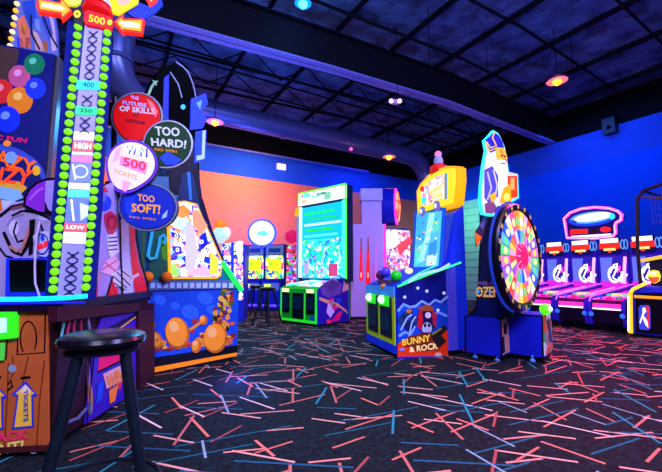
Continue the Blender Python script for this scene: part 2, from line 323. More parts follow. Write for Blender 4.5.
# side: frame and inset art
mb=MB(); 
mb.cut(sd,[(50,307),(150,303.5),(150,309),(50,322)],.05,MAR,lay=30); mb.cut(sd,[(134,304),(150,303),(150.5,372),(148,376),(135.5,391)],.05,MAR,lay=30)
mb.build('side_frame',sl)
mb=MB(); mb.cut(sd,[(83,424),(92,345),(99,318),(134,312),(134,391)],.01,M('#3a18b0',r=.4),lay=12)
mb.poly(sd,[(97,352),(95,372),(122,360),(120,350)],M('#f01868'),14).line(sd,[(95,372),(124,358)],1.6,OUT,16).poly(sd,[(100,374),(123,363),(123,379),(104,389)],M('#e8b8b0'),15)
mb.text(sd,'WIN!',[(103,376),(122,365),(122,380),(105,391)],M('#ff9838'),17); mb.poly(sd,[(106,391),(116,384),(112,401),(107,404)],M('#ff9030'),16); mb.poly(sd,[(114,384),(120,381),(117,392)],M('#e82860'),16); mb.poly(sd,[(95,385),(101,380),(99,400),(93,404)],M('#2050d8'),15)
mb.line(sd,[(92,346),(88,385),(84,422)],1.4,OUT,15); mb.poly(sd,[(101,330),(134,313),(134,318),(120,326),(104,331)],M('#0c1448'),14).line(sd,[(104,333),(116,329),(133,317)],1.2,YEL,16)
for k in range(12): 
    x=84+rnd.random()*6; mb.poly(sd,[(x,410-rnd.random()*60),(x+2,400),(x+1,415)],M(rnd.choice(['#e8a030','#2a60e0','#18a0a0'])),15)
mb.line(sd,[(60,424),(75,418),(84,408)],3,M('#5c6c98'),14)
mb.build('side_art_panel',sl,label='purple printed side panel with pink and orange art')
# hanging ticket strips
for k in range(5):
    x=58+k*7; mb=MB(); mb.tube([sd.px(x+2*math.sin(j*1.1+k),306+j*10,.02) for j in range(5)],.007,M(rnd.choice(['#b0305c','#9090c8','#58b0a0','#d8c0d8'])),6); mb.build('ticket_strip',sl)
# counter with light bar
mb=MB(); mb.box(S,-1.02,.03,-.04,1.3,.79,.845,M('#180a28',r=.3)); mb.build('counter_top',sl)
cf=S.front(-.04); mb=MB(); mb.tube([cf.px(-80,299.5,.01),cf.px(30,299,.02),cf.px(70,297.5,.02),cf.px(87,296,.0)],.013,M('#10c8ff',2.2),10); mb.tube([cf.px(-80,304,.01),cf.px(86,302.5,.01)],.006,M('#1418ff',1.4),8); mb.build('light_bar',sl,label='glowing cyan light bar')
# tower
TP=Fr(at(70,300,2.22).to_2d(),94); tf=TP.front(0)
def Hz(pl,x,y): return pl.px(x,y).z
ztop=Hz(tf,92,27)
mb=MB(); mb.box(TP,-.125,.125,.0,.09,.84,ztop,M('#101c70',r=.7)); mb.build('tower_column',sl)
mb=MB(); mb.cut(tf,[(57.5,296),(81.5,296),(103,28),(85,26)],.008,M('#9a98d0',.28),lay=6)
# screen of stacked lit labels and truss pattern
def TX(y,s): # x on the tower panel at image row y, s in 0..1
    t=(296-y)/268.0; l=57.5+27.5*t; r=81.5+21.5*t; return l+(r-l)*s
def band(y0,y1,c,s0=0.,s1=1.,lay=8,e=1.3): mb.poly(tf,[(TX(y0,s0),y0),(TX(y0,s1),y0+1),(TX(y1,s1),y1+1),(TX(y1,s0),y1)],M(c,e),lay)
DKV=M('#2c2a50',r=.5)
for y in list(range(32,82,9))+list(range(96,108,9))+[118,126]+list(range(252,292,9)):
    mb.line(tf,[(TX(y,.25),y),(TX(y+8,.75),y+8)],1.7,DKV,8); mb.line(tf,[(TX(y,.75),y),(TX(y+8,.25),y+8)],1.7,DKV,8); mb.line(tf,[(TX(y,.5),y+2),(TX(y+6,.5),y+6)],2.4,DKV,8)
for y0,y1,c,e in ((132,140,'#ffe8f0',1.4),(141,151,'#ff6870',1.2),(152,155,'#c8e0ff',1.2),(156,162,'#ff78d8',1.4),(163,182,'#8098f0',.8),(183,189,'#e8f0ff',1.4),(190,197,'#50e0ff',1.3),(198,222,'#7090f0',.6),(223,231,'#ff5870',1.3),(232,243,'#fff0e8',1.5)): band(y0,y1,c,e=e)
band(81,90,'#20e0f8',-.12,1.12,9,1.5); band(107,115,'#20e898',-.05,1.05,9,1.2)
mb.text(tf,'400',[(TX(83,.2),82.5),(TX(83,.8),83.5),(TX(88,.8),89),(TX(88,.2),88)],M('#0850a0'),11); mb.text(tf,'350',[(TX(109,.2),109),(TX(109,.8),110),(TX(113,.8),114),(TX(113,.2),113)],M('#086838'),11)
mb.text(tf,'HIGH',[(TX(143,.1),143),(TX(143,.9),144),(TX(149,.9),150),(TX(149,.1),149)],M('#ffffff',1.6),11); mb.text(tf,'LOW',[(TX(225,.1),225),(TX(225,.9),226),(TX(229,.9),230),(TX(229,.1),229)],M('#ffffff',1.6),11)
mb.arc(tf,TX(172,.5),172,7,6,1.5,M('#e0e8ff',1.2),10); mb.line(tf,[(TX(165,.1),165),(TX(180,.3),180)],1.5,M('#ffffff',1.5),10); mb.line(tf,[(TX(200,.2),200),(TX(222,.4),221)],1.8,M('#ffffff',1.5),10); mb.poly(tf,[(TX(205,.6),203),(TX(205,1),206),(TX(215,1),216),(TX(220,.7),221)],M('#c8d8ff',1.2),9)
mb.build('tower_display',sl,label='lit score display with stacked coloured labels')
mb=MB(); mb.cut(tf,[(50,297),(57,297),(84,27),(76.5,26)],.006,M('#181a78'),lay=3).cut(tf,[(81.5,297),(89.5,297),(110.5,29),(103,28)],.006,M('#181a78'),lay=3); mb.build('bulb_backing',sl)
proto=None
for (xa,ya,xb,yb,n) in ((53.5,289,78.5,28,31),(86.2,287,107.6,34,30)):
    for k in range(n):
        t=k/(n-1); p=tf.px(xa+(xb-xa)*t,ya+(yb-ya)*t,.012)
        if proto is None: proto=MB().lathe(p,-TP.d,[(.001,-.016),(.019,-.014),(.024,0),(.02,.01),(.001,.018)],M('#7fe818',.95),10).build('bulb',sl); p0=p; Mi=WM[sl.name].inverted()
        else:
            c=proto.copy(); COL.objects.link(c); c.parent=sl; c.location=(Mi@p)-(Mi@p0)
# head of tower
RED=M('#f01020',.9)
hp=Pl(tf.px(92,20,.03),tf.n)
mb=MB(); mb.cut(hp,[(84,12),(88,10),(111,17),(113,21),(111,29),(86,24),(83,19)],.05,RED); mb.text(hp,'500',[(89,14.5),(105.5,18.5),(105,26),(88.5,22)],M('#ffb820',1.6),4); mb.oval(hp,109.8,23,2.6,2.8,M('#c8e028',1.1),5); mb.build('score_sign',sl,label='red 500 sign')
mb=MB(); mb.lathe(tf.px(97,10.5,-.04),(0,0,1),[(.085,-.0),(.09,.01),(.085,.04),(.06,.065),(.075,.067)],M('#e01018',.8),20); mb.lathe(tf.px(97,10.5,-.04)+Vector((0,0,.067)),(0,0,1),[(.075,0),(.07,.04),(.04,.075),(.001,.085)],M('#a0b0c8',r=.2),20); mb.build('beacon',sl,label='red beacon with grey cap')
mb=MB(); mb.cut(hp,[(73,8),(80,7),(85,14),(83,26),(74,22)],.04,M('#0c0c20')); mb.oval(hp,77.3,14.5,3.5,3.8,M('#e0e020',1.2),4).oval(hp,77.3,14.5,1.6,1.7,M('#b07810',.9),5); mb.build('corner_lamp',sl)
def arrow(P,I,C): 
    mb=MB(); mb.cut(hp,P,.04,M('#f82818',1.1)); mb.poly(hp,I,M('#ffa018',1.4),3); mb.poly(hp,C,M('#fff0c0',1.7),5); mb.build('arrow_sign',sl,label='red and yellow lit arrow')
arrow([(37,-1),(60,2),(60.5,-3),(72,10.5),(61.5,20),(60.5,14.5),(38,11.5),(36,6)],[(39,0.5),(61,4),(62,0),(70,10.5),(62.5,17),(61.5,12.5),(40,9.5)],[(42,3.5),(62,7),(65,10),(62,11),(42,7)])
arrow([(114,21.5),(123.5,14),(124,18.5),(142,18.5),(145,20),(143,33.5),(124,31.5),(123,33)],[(116.5,22),(122,17.5),(122.5,20.5),(142,20.5),(141,31.5),(123,29),(122,30)],[(119,23),(124,22),(139,24),(139,28.5),(124,27)])
for P,c in (([(64,-8),(84,-8),(80,3),(76,5.5),(68,5),(64,1)],'#d8e010'),([(107,-8),(140,-8),(138,3),(126,10),(119,14.5),(113,13),(110,4)],'#f0e010')):
    MB().cut(Pl(hp.p-hp.n*.06,hp.n),P,.02,M(c,.9)).oval(Pl(hp.p-hp.n*.06,hp.n),(P[0][0]+P[1][0])/2+1,1,7,4,M('#ffb0a0' if c=='#f0e010' else '#f8f860',1),2,rot=-20).build('topper_burst',sl,label='yellow starburst topper')
h2=Pl(hp.p-hp.n*.09,hp.n); MB().cut(h2,[(126,12),(138,2),(148,6),(160,-6),(163,5),(158,10),(150,16),(146,19),(134,17)],.02,M('#1430c0',.5)).poly(h2,[(142,-4),(160,-6),(157,3),(150,8),(147,2)],M('#f03828',.9),2).poly(h2,[(148,-3),(156,-4),(151,2)],M('#ffc8a0',1),3).build('topper_burst',sl,label='blue and red topper board')
# character board (elephant-grey creature art, purple barrel) behind the tower
bp=Pl(at(30,250,2.32),-S.d)
mb=MB(); mb.cut(bp,[(-40,298),(-40,215),(0,212),(12,203),(30,199),(50,203),(64,215),(66,298)],.02,M('#a89cc8',r=.5),side=OUT)
for P,w in (([(-2,218),(12,207),(30,203),(48,206),(60,214)],3),([(4,232),(9,243),(13,251),(22,255),(27,247),(32,232),(34,222)],3.5),([(12,216),(22,211),(36,212),(52,220)],2),([(-2,245),(6,256),(14,258)],2),([(17,222),(14,232),(18,242),(24,240)],2),([(40,222),(44,232),(50,236)],2)): mb.line(bp,P,w,OUT,3)
mb.line(bp,[(10,246),(17,251),(22,249),(26,240),(30,228)],3,M('#c88070'),4); mb.line(bp,[(12,209),(28,205),(50,209)],2.5,M('#7c4c5c'),4); mb.poly(bp,[(30,220),(36,219),(33,254),(29,256)],M('#0a0a12'),4); mb.line(bp,[(8,225),(14,217),(24,214)],1.6,M('#8878b0'),3)
mb.oval(bp,14,228,5,8,M('#d8ccf0'),2).oval(bp,44,216,6,5,M('#c8c0f0'),2)
mb.build('character_board',sl,label='grey and lavender cut-out board')
mb=MB(); b2=Pl(bp.p+bp.n*.02,bp.n); mb.cut(b2,[(5,296),(6,258),(50,258),(52,296)],.03,M('#1428e8',.9)); mb.cut(Pl(b2.p+b2.n*.01,b2.n),[(10,292),(9,260),(46,260),(44,292)],.03,M('#05070a',r=.3)); mb.build('screen',sl,label='dark screen in a blue glowing frame')
b3=Pl(bp.p+bp.n*.03,bp.n); mb=MB(); mb.cut(b3,[(23,207),(24,197),(28,189),(36,182),(46,178),(57,177),(62,182),(62,212),(56,215),(40,213)],.05,OUT); mb.poly(b3,[(26,205),(27,197),(31,190),(38,184),(46,181),(45,212),(38,211)],M('#9030d0',r=.35),3).poly(b3,[(46,181),(57,180),(60,184),(60,210),(55,213),(49,210),(45,200)],M('#a898e8',r=.35),3).line(b3,[(30,200),(38,191),(44,188)],2.5,M('#b868e8'),4); mb.build('purple_barrel',sl,label='purple and lavender barrel cut-out')
mb=MB(); mb.cut(b3,[(33,236),(37,232),(47,231),(51,238),(51,250),(46,257),(38,256),(34,248)],.03,M('#c8d0ff',.5)); mb.poly(b3,[(36,246),(43,243),(44,248),(37,250)],M('#e82040',.9),3).poly(b3,[(44,242),(49,240),(49,246),(44,248)],M('#e82040',.9),3).arc(b3,42,244,7,10,1.2,M('#2030c0'),4).oval(b3,43,238,2,3,M('#2848e0'),4); mb.build('round_badge',sl)
mb=MB(); mb.tube([b3.px(41,222,.01),b3.px(41.5,240,.05),b3.px(41.5,265,.06),b3.px(43,283,.07),b3.px(50,297,.09),b3.px(58,305,.14),b3.px(66,309,.18),b3.px(72,306,.16)],.006,M('#d0d0ff',.35),8); mb.build('hose',sl,label='thin white hose')
# striped side board with gloved hand
sb=Pl(sd.p-S.u*.03,sd.n); mb=MB(); mb.cut(sb,[(86,302),(92,262),(97,232),(100,188),(110,183),(133,184),(136,240),(140,262),(146,281),(149,296),(149,303)],.025,M('#a898d8',.3),side=OUT)
mb.poly(sb,[(118,186),(126,186),(129,250),(134,303),(122,303),(120,255)],M('#c8d4ff',.6),2).poly(sb,[(128,186),(132,186),(135,245),(139,265),(146,285),(148,303),(136,303),(131,262)],M('#e81838',.6),2).poly(sb,[(104,303),(114,275),(120,303)],M('#e81838',.6),2).poly(sb,[(86,303),(92,292),(98,282),(97,303)],M('#e81838',.6),2)
mb.poly(sb,[(104,214),(110,211),(117,216),(118,226),(112,235),(107,232),(104,222)],M('#d01848'),3).arc(sb,111,222,4,6,1.2,M('#601030'),4)
mb.poly(sb,[(106,236),(116,232),(119,252),(110,258),(107,250)],M('#e0e0f8'),3)
for y in (238,242,246,250): mb.line(sb,[(107,y),(117,y-1)],1.2,OUT,4)
mb.poly(sb,[(104,262),(114,255),(120,263),(112,276),(100,272)],M('#e8b8d8'),3).line(sb,[(104,262),(116,272)],1,M('#d02850'),4).line(sb,[(101,270),(117,260)],1,M('#d02850'),4)
mb.poly(sb,[(110,274),(122,268),(134,278),(128,290),(114,286)],M('#d8dcf0'),4)
for a,b in (((112,276),(126,288)),((116,272),(130,286)),((113,283),(124,290)),((120,270),(132,279))): mb.line(sb,[a,b],1,OUT,5)
mb.line(sb,[(128,280),(138,274)],3,M('#e0c8d0'),5); mb.oval(sb,98,277,4,4,M('#c890b0'),3)
for P in ([(133,184),(136,240),(140,262),(146,281),(149,300)],[(100,190),(98,232),(92,262),(87,300)],[(118,186),(120,255),(122,303)],[(104,303),(112,276)]): mb.line(sb,P,1.6,OUT,6)
mb.oval(sb,104,203,7,8,M('#2848d8'),3).oval(sb,102,197,4,5,M('#5878f0'),4).poly(sb,[(98,191),(104,186),(108,192)],M('#d02848'),4)
mb.build('striped_side_board',sl,label='red and white striped cut-out board with a gloved hand')
# round slogan signs
SG=Fr(at(132,165,2.75).to_2d(),113); sp0=SG.front(0)
def tear(cx,cy,rx,ry,ang,tip):
    P=[]
    for i in range(28):
        a=2*math.pi*i/28; k=1+tip*max(0,math.cos(a-math.radians(ang)))**6; P.append((cx+rx*k*math.cos(a),cy+ry*k*math.sin(a)))
    return P
def sign(nm,cx,cy,rx,ry,ang,tip,off,rim,face,e,txts,hl,lab):
    pl=Pl(sp0.p+sp0.n*off,sp0.n); mb=MB(); mb.cut(pl,tear(cx,cy,rx,ry,ang,tip),.05,M(rim,r=.3,metal=.5) if not e else M(rim,1.0),side=M('#303850')); mb.poly(pl,tear(cx,cy,rx-1.6,ry-1.6,ang,tip),M('#05060c'),2); mb.poly(pl,tear(cx,cy,rx-2.4,ry-2.4,ang,tip),M(face,e or .72),4)
    for P,c in hl: mb.poly(pl,P,M(c,.55 if not e else 1.4),5)
    for t,q,c,ee in txts: mb.text(pl,t,q,M(c,ee),7+(c=='#c8fff0'))
    mb.build(nm,sl,label=lab); return pl
sign('slogan_sign',137,116,26,24,100,.18,-.06,'#9aa4b8','#e01018',0,[('THE',[(131,96),(139,97.3),(139,100.6),(131,99.3)],'#a0b8f8',.6),('FUTURE',[(123,101),(147,104),(147,108),(123,105)],'#a0b0f8',.6),('OF SKILLS',[(120,106),(155,109),(155,115),(120,111.5)],'#c8ccff',.7),('TO',[(133,114),(139,115),(139,118),(133,117)],'#401028',0),('REDEEM',[(126,119),(145,122),(145,125),(126,122)],'#401028',0)],[([(147,99),(153,103),(158,112),(156,118),(151,110)],'#ff7070')],'round red slogan sign')
pg=sign('slogan_sign',168,144,25,24,140,.12,-.02,'#9aa4b8','#0c3a20',0,[('TOO',[(155,126.5),(180,128),(180,137),(156,136)],'#d0d8f8',.8),('HARD!',[(151,138),(187,140.5),(186,149),(152,146)],'#d0d8f8',.8),('NO WIN',[(155,148),(177,150.5),(177,153.5),(155,151)],'#e08020',.8)],[([(160,158),(168,152),(182,160),(176,165),(166,165)],'#2048d8')],'round dark green TOO HARD sign')
sign('slogan_sign',148,207,29.5,24,215,.05,.0,'#8090b0','#1028c0',0,[('TOO',[(138,194),(155,196),(155,203),(138,201)],'#f0a018',.8),('SOFT!',[(132,203.5),(161,205),(160,214.5),(132,212)],'#f0a018',.9),('NO WIN',[(130,216),(156,218.5),(156,221),(130,218)],'#d08818',.6)],[([(163,215),(168,210),(167,217),(162,219)],'#a0c0ff'),([(126,196),(136,190),(134,214),(130,218),(125,208)],'#1c40e8')],'round blue TOO SOFT sign')
sign('slogan_sign',131.5,164,26,24,112,.28,.05,'#6a30ff','#f0dcff',1.0,[('WIN',[(126,145.3),(148,149),(148,158),(126,154)],'#5030e0',1.0),('WIN',[(125,144.5),(146,148),(146,157),(125,153)],'#c8fff0',2.0),('500',[(124,157),(147,162),(146,172),(123,166)],'#ff3a50',1.2),('TICKETS',[(114,168.5),(138,176),(137,181),(114,173)],'#f0a060',1.1)],[([(121,156),(148,163),(146,175),(120,165)],'#ff7ae0'),([(113,163),(116,150),(122,146),(119,160)],'#ff9cf0'),([(123,180),(132,183),(126,192),(122,190)],'#f090f0')],'glowing purple-rimmed WIN 500 sign')
mb=MB()
for a,b in (((104,150),(120,140)),((100,180),(112,178)),((104,220),(125,214)),((150,140),(160,150))): mb.tube([sp0.px(*a,-.1),sp0.px(*b,-.05)],.012,BLK,8)
mb.tube([sp0.px(103,302,-.12),sp0.px(108,90,-.12)],.02,BLK,8)
mb.build('sign_bracket',sl)
mb=MB(); mb.tube([sp0.px(x,y,-.1) for x,y in ((142,92),(145,86),(147,81),(150,77),(153,75),(149,74),(152,79))],.01,M('#90d0a0',.3),6); mb.build('wire_curl',sl)
# ------------------------------------------------------------ balloon cabinet behind it
B=Fr(at(46,180,3.5).to_2d(),100); bf=B.front(0)
bl=thing('balloon_game','dark blue cabinet at far left printed with balloons and the word FRENZY','arcade machine',B.o,math.radians(-10))
zt=bf.px(55,55).z; mb=MB(); mb.box(B,-1.3,0,0,.32,.04,zt,M('#0c0c30',r=.4)); mb.box(B,-1.25,-.05,.03,.3,0,.04,BLK); mb.build('cabinet_body',bl)
mb=MB(); mb.cut(bf,[(-60,33),(54.5,55),(44,190),(40,300),(-60,300)],.01,M('#0a1468',.35),lay=8)
mb.poly(bf,[(-60,36),(20,50),(14,80),(-60,90)],M('#4a3430',.3),9)
for x,y,r,c,hc in ((35,65,10.5,'#108050','#60d8a0'),(20,77,11,'#c85880','#f0a0c8'),(36,89,10.5,'#1838d0','#7090ff'),(2,92,12,'#e02828','#ff9090'),(20.5,101,13,'#f08818','#ffd060'),(8,120,13,'#1030e0','#70a0ff'),(-18,80,11,'#20a0a0','#80e0e0')):
    l=10+rnd.random()*0; mb.oval(bf,x,y,r,r*1.02,M(c,.45),l+(x+y)*.01).oval(bf,x-r*.15,y-r*.3,r*.36,r*.3,M(hc,.6),12+(x+y)*.01,rot=-20)
mb.text(bf,'ELECTRONIC FUN',[(-60,128),(28,139),(27,143.5),(-60,134)],M('#e01868',.8),12)
mb.oval(bf,2,175,46,30,M('#3850b8',.5),10,rot=15).oval(bf,2,178,42,26,M('#0c1464',.4),11,rot=15)
mb.text(bf,'CRAZY',[(-28,141),(38,162),(36,175),(-30,158)],M('#f06018',.9),14); mb.text(bf,'FRENZY',[(-45,163),(36,171),(30,186),(-45,178)],M('#ff4818',.95),14); mb.oval(bf,12,158,6,6,M('#7098e0',.8),15); mb.oval(bf,8,144,4,3,M('#f08830',.8),14); mb.oval(bf,37,171,4,5,M('#e0b020',.8),13)
mb.poly(bf,[(-40,178),(20,182),(28,188),(20,196),(-40,190)],M('#f0b830',.6),12).poly(bf,[(-10,185),(20,190),(24,198),(14,202),(-10,196)],M('#78a8f0',.8),13)
mb.poly(bf,[(-40,192),(0,196),(6,215),(-40,215)],M('#f08020',.6),12).poly(bf,[(2,200),(24,203),(22,214),(4,212)],M('#c8d8f0',.5),13)
mb.build('printed_front',bl,label='dark blue print with balloons and orange lettering')
bs=B.side(0); mb=MB(); mb.box(B,.0,.03,.02,.30,.3,zt-.01,M('#5a586c',r=.3,metal=.4)); mb.build('side_strip',bl)
b4=B.front(.33); mb=MB(); mb.cut(b4,[(56,56),(68,86),(68,300),(42,300),(47,180)],.03,M('#4c4654',r=.35)); mb.oval(b4,64,83,3,5,M('#ffe8f0',1.4),3).poly(b4,[(57,86),(66,84),(66,105),(56,108)],M('#d89080',.4),2).line(b4,[(54,104),(67,122)],1.4,M('#e0b0a0',.5),4); mb.build('rear_panel',bl)
b5=B.front(.12); mb=MB(); mb.cut(b5,[(9,49),(13,25),(17,0),(18,-30),(50,-30),(52,0),(57,30),(58,58)],.05,M('#6070b8',.35))
for P,c in (([(18,20),(24,15),(30,30),(31,48),(20,47)],'#e87858'),([(22,2),(34,0),(37,20),(30,28),(24,12)],'#2a50b8'),([(33,30),(38,34),(46,52),(36,50)],'#d8a898'),([(40,5),(47,10),(54,35),(49,40),(42,22)],'#4058c0'),([(48,14),(54,20),(57,50),(52,52)],'#c8b0d0'),([(17,36),(22,40),(25,48),(18,47)],'#1838d8'),([(21,24),(25,26),(26,36),(22,34)],'#f0b820'),([(25,38),(30,38),(30,49),(26,48)],'#f03850'),([(43,40),(47,42),(48,52),(43,51)],'#b06038'),([(34,18),(39,20),(41,32),(36,30)],'#7898e0')): mb.poly(b5,P,M(c,.55),3)
for P in ([(31,15),(32,34),(40,50)],[(42,13),(50,34),(58,48)]): mb.line(b5,P,1.8,M('#141830'),5)
mb.build('topper_board',bl,label='picture topper board')
for k in range(11):
    y=47-k*7; x=11+ (47-y)*.16; MB().ball(b5.px(x,y,.02),.024,M('#ffc040' if k%2 else '#ffe8b0',1.1)).build('marquee_bulb',bl)
# ------------------------------------------------------------ round seat stools
def stool(p,label,group,rs=.178,H=.76,rz=0.0):
    t=thing('round_stool',label,'stool',(p.x,p.y,0),rz,group); c=Vector((p.x,p.y,0)); B1=M('#0a0d14',r=.22,var=.05); B2=M('#0c1820',r=.45)
    MB().lathe(c,(0,0,1),[(rs*.86,H-.045),(rs*.97,H-.035),(rs,H-.02),(rs*.96,H-.006),(rs*.8,H+.006),(rs*.4,H+.012),(.001,H+.013)],B1,36).build('seat',t)
    MB().lathe(c,(0,0,1),[(rs*.72,H-.07),(rs*.84,H-.068),(rs*.84,H-.045),(rs*.7,H-.044)],B2,30).build('seat_ring',t)
    for k in range(4):
        a=math.radians(45+90*k)+rz; e=Vector((math.cos(a),math.sin(a),0)); 
        pts=[c+e*rs*.68+Vector((0,0,H-.06)),c+e*rs*1.08+Vector((0,0,H*.55)),c+e*rs*1.5+Vector((0,0,H*.2)),c+e*rs*1.7+Vector((0,0,.012))]
        l=MB().tube(pts,[.021,.021,.019,.017],B2,10).build('leg',t); MB().lathe(pts[-1]-Vector((0,0,.012)),(0,0,1),[(.02,0),(.022,.01),(.018,.03)],BLK,10).build('foot_cap',l)
    r=[c+Vector((math.cos(q)*rs*1.48,math.sin(q)*rs*1.48,H*.22)) for q in [2*math.pi*i/32 for i in range(32)]]
    MB().tube(r,.009,B2,8,closed=True).build('foot_ring',t); return t
p=fl(104,331,.77); st=stool(p,'large black round stool in the left foreground in front of the striker game',None,rs=.157,rz=math.atan2(p.y,p.x))
p=fl(268,287.5,.73); stool(p,'black round stool beside the green cabinet, front one of the far pair','far stools by the twin cabinets',rs=.17,H=.73,rz=.5)
p=fl(256.5,285.4,.73); stool(p,'black round stool farther back, rear one of the far pair','far stools by the twin cabinets',rs=.17,H=.73,rz=.9)
# ------------------------------------------------------------ big slanted cabinet (blue side art, yellow edged window)
C=Fr(fl(237,360),80.4); cf=C.front(0); cl=thing('slanted_game','tall blue game with yellow edged slanted window, black spiky top and orange base stripe','arcade machine',C.o,math.radians(90-80.4))
SB=M('#1048b8',.18,r=.4,var=.35,sc=3); TEAL=M('#0c6c98',r=.4,var=.4,sc=4)
mb=MB(); mb.cut(cf,[(110,379),(147,371),(237,356),(239,288),(112,290)],.95,SB,side=M('#0a1850'))
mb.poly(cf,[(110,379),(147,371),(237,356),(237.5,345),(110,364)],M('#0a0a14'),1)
mb.build('lower_cabinet',cl)
mb=MB(); mb.cut(cf,[(112,373),(147,368.5),(236.5,352.5),(236.5,355.5),(147,373.5),(112,378)],.02,M('#ff8a10',.75),lay=14); mb.build('base_stripe',cl,label='orange base stripe')
mb=MB(); mb.cut(cf,[(120,384),(147,378),(232,362),(232,357),(147,373),(120,378)],.8,BLK); mb.build('plinth',cl)
# generic fruit-coloured art on the side
r2=random.Random(3); A=MB()
for i in range(70):
    x=120+r2.random()*116; t=(x-120)/116; y0=352-14*t; y=y0-abs(r2.gauss(0,1))*9+3; c=r2.choice(['#a83028','#d86028','#7c1c28','#f0902c','#c84058','#30140c','#e8b030','#501838'])
    a=r2.random()*6.28; A.poly(cf,[(x+r2.uniform(2,5)*math.cos(a+k*1.26),y+r2.uniform(1.5,4)*math.sin(a+k*1.26)) for k in range(5)],M(c,.12),3+i%5)
for i in range(60):
    t=r2.random(); y=288+t*50; cx=229-t*14; w=6+5*t; x=cx+r2.uniform(-w,w); c=r2.choice(['#a83028','#d8a028','#406020','#f0902c','#e8b030','#30140c','#d0c040','#702038'])
    a=r2.random()*6.28; A.poly(cf,[(x+r2.uniform(1.5,4)*math.cos(a+k*1.26),y+r2.uniform(1.5,4.5)*math.sin(a+k*1.26)) for k in range(5)],M(c,.12),3+i%5)
for cx,cy,rx,ry,rot in ((177,333,12,16,-8),(215,338,12,15,6),(156,340,6,9,-20),(203,320,4,5,0),(152,325,3,4,0),(196,346,5,7,10)):
    A.oval(cf,cx,cy,rx,ry,M('#c86a10',.25),9,rot=rot).oval(cf,cx-1,cy-1,rx-1.3,ry-1.5,M('#ff9a20',.45),10,rot=rot).oval(cf,cx-rx*.3,cy-ry*.4,rx*.4,ry*.35,M('#ffc060',.5),11,rot=rot)
for P in ([(166,343),(150,336)],[(189,330),(201,322)],[(205,345),(196,338)]): A.line(cf,P,3,M('#e88a20',.4),10)
for x,y,w in ((160,300,6),(190,312,9),(205,298,8),(175,306,5),(212,310,6)): A.oval(cf,x,y,w,w*.8,M('#2864d8',.1),2,rot=20)
A.line(cf,[(112,357),(147,352),(236,337)],1.3,M('#b03820',.2),9)
A.build('side_art',cl,label='blue print with orange rounded fruit and red brown heap')
mb=MB(); mb.cut(cf,[(112,291),(112,281),(238,280),(239,288)],.03,M('#506890',r=.3),lay=18)
for k in range(13): mb.poly(cf,[(150+k*6.5,283),(154.5+k*6.5,282.8),(154.5+k*6.5,287.5),(150+k*6.5,288)],M('#a8c4f0',.4),19)
mb.build('ledge',cl,label='silver ledge with a row of pale tiles')
mb=MB(); mb.cut(cf,[(112,281),(118,225),(150,170),(168,150),(196,150),(199,172),(202.5,198),(212,229),(225,262),(238,281)],.92,TEAL,side=M('#0a1040')); mb.poly(cf,[(202.5,198),(212,229),(225,262),(238,281),(232,281),(221,263),(205,226),(197,198)],M('#081048'),2)
mb.poly(cf,[(186,150),(195,150),(199,175),(202,198),(209,222),(204,214),(196,195),(170,195),(168,170)],M('#060a20'),3)
mb.poly(cf,[(176,205),(199,203),(193,175),(183,172)],M('#0c2c58'),4).poly(cf,[(187,172),(190,172),(192,200),(189,200)],M('#2878f0',.6),5)
mb.poly(cf,[(150,232),(168,228),(168,278),(148,279)],M('#1c5c48',.15),3).poly(cf,[(160,240),(168,236),(168,262),(162,258)],M('#50a018',.5),4).poly(cf,[(112,225),(150,200),(148,280),(112,280)],M('#0a5878',.1),2)
for k in range(4): mb.poly(cf,[(132+k*5,232),(135+k*5,231),(134+k*5,279),(131+k*5,279)],M(['#803020','#184860','#40682c','#0c3050'][k],.1),4)
mb.build('upper_body',cl)
mb=MB(); mb.tube([cf.px(x,y,.03) for x,y in ((152,229),(149,245),(147,256),(150,259),(155,258),(158,246),(159,238),(163,235),(165,239),(163,244))],.016,M('#30a8f0',.7),8); mb.build('hook_tube',cl,label='blue glowing hook shaped tube')
for x,y in ((146,277),(165,277)): MB().ball(cf.px(x,y,.06),.055,M('#f07818',.5)).build('orange_ball',cl)
mb=MB(); WP=[(168,279),(166,203),(184,201),(196,204),(222,262),(220,276),(216,279)]; mb.cut(cf,WP,.04,M('#ffb818',1.0),lay=20); mb.build('window_frame',cl,label='yellow lit window frame')
mb=MB(); wi=busy('toy_window',['#ffffff','#70b8ff','#f0e8ff','#ff98a0','#1828d0','#e8f4ff','#ff8030','#c0c8ff','#d8fff0','#5030d0'],24,1.15)
mb.poly(cf,[(170,276.5),(168.5,205),(184,203),(195,206),(219.5,262),(218,274.5),(215,276.5)],wi,34)
for P,c in (([(169,210),(182,205),(190,212),(182,219),(171,216)],'#ff9038'),([(171,216),(182,212),(188,222),(182,230),(172,228)],'#c8ecff'),([(190,212),(196,210),(206,226),(200,236),(192,226)],'#ff9870'),([(184,222),(192,226),(196,250),(192,276),(184,270)],'#c8c0ff'),([(198,236),(204,232),(207,244),(200,250)],'#1020c8'),([(170,232),(178,234),(178,238),(170,237)],'#1828d0'),([(171,246),(180,247),(180,252),(171,251)],'#2838e0'),([(209,252),(216,258),(217,274),(208,274)],'#f0e040'),([(170,262),(176,268),(178,276),(170,276)],'#a0f060'),([(185,270),(205,266),(212,276),(186,276)],'#ffb0d8'),([(203,256),(209,258),(207,264),(202,262)],'#1838d0')): mb.poly(cf,P,M(c,1.15),36)
for x,y in ((175,236),(181,240),(176,250),(200,242),(206,252),(199,262)): mb.oval(cf,x,y,1.8,2,M('#ffffff',1.5),38).oval(cf,x,y,.8,1,M('#0818a0',.5),39)
mb.build('window',cl,label='bright window full of coloured toys')
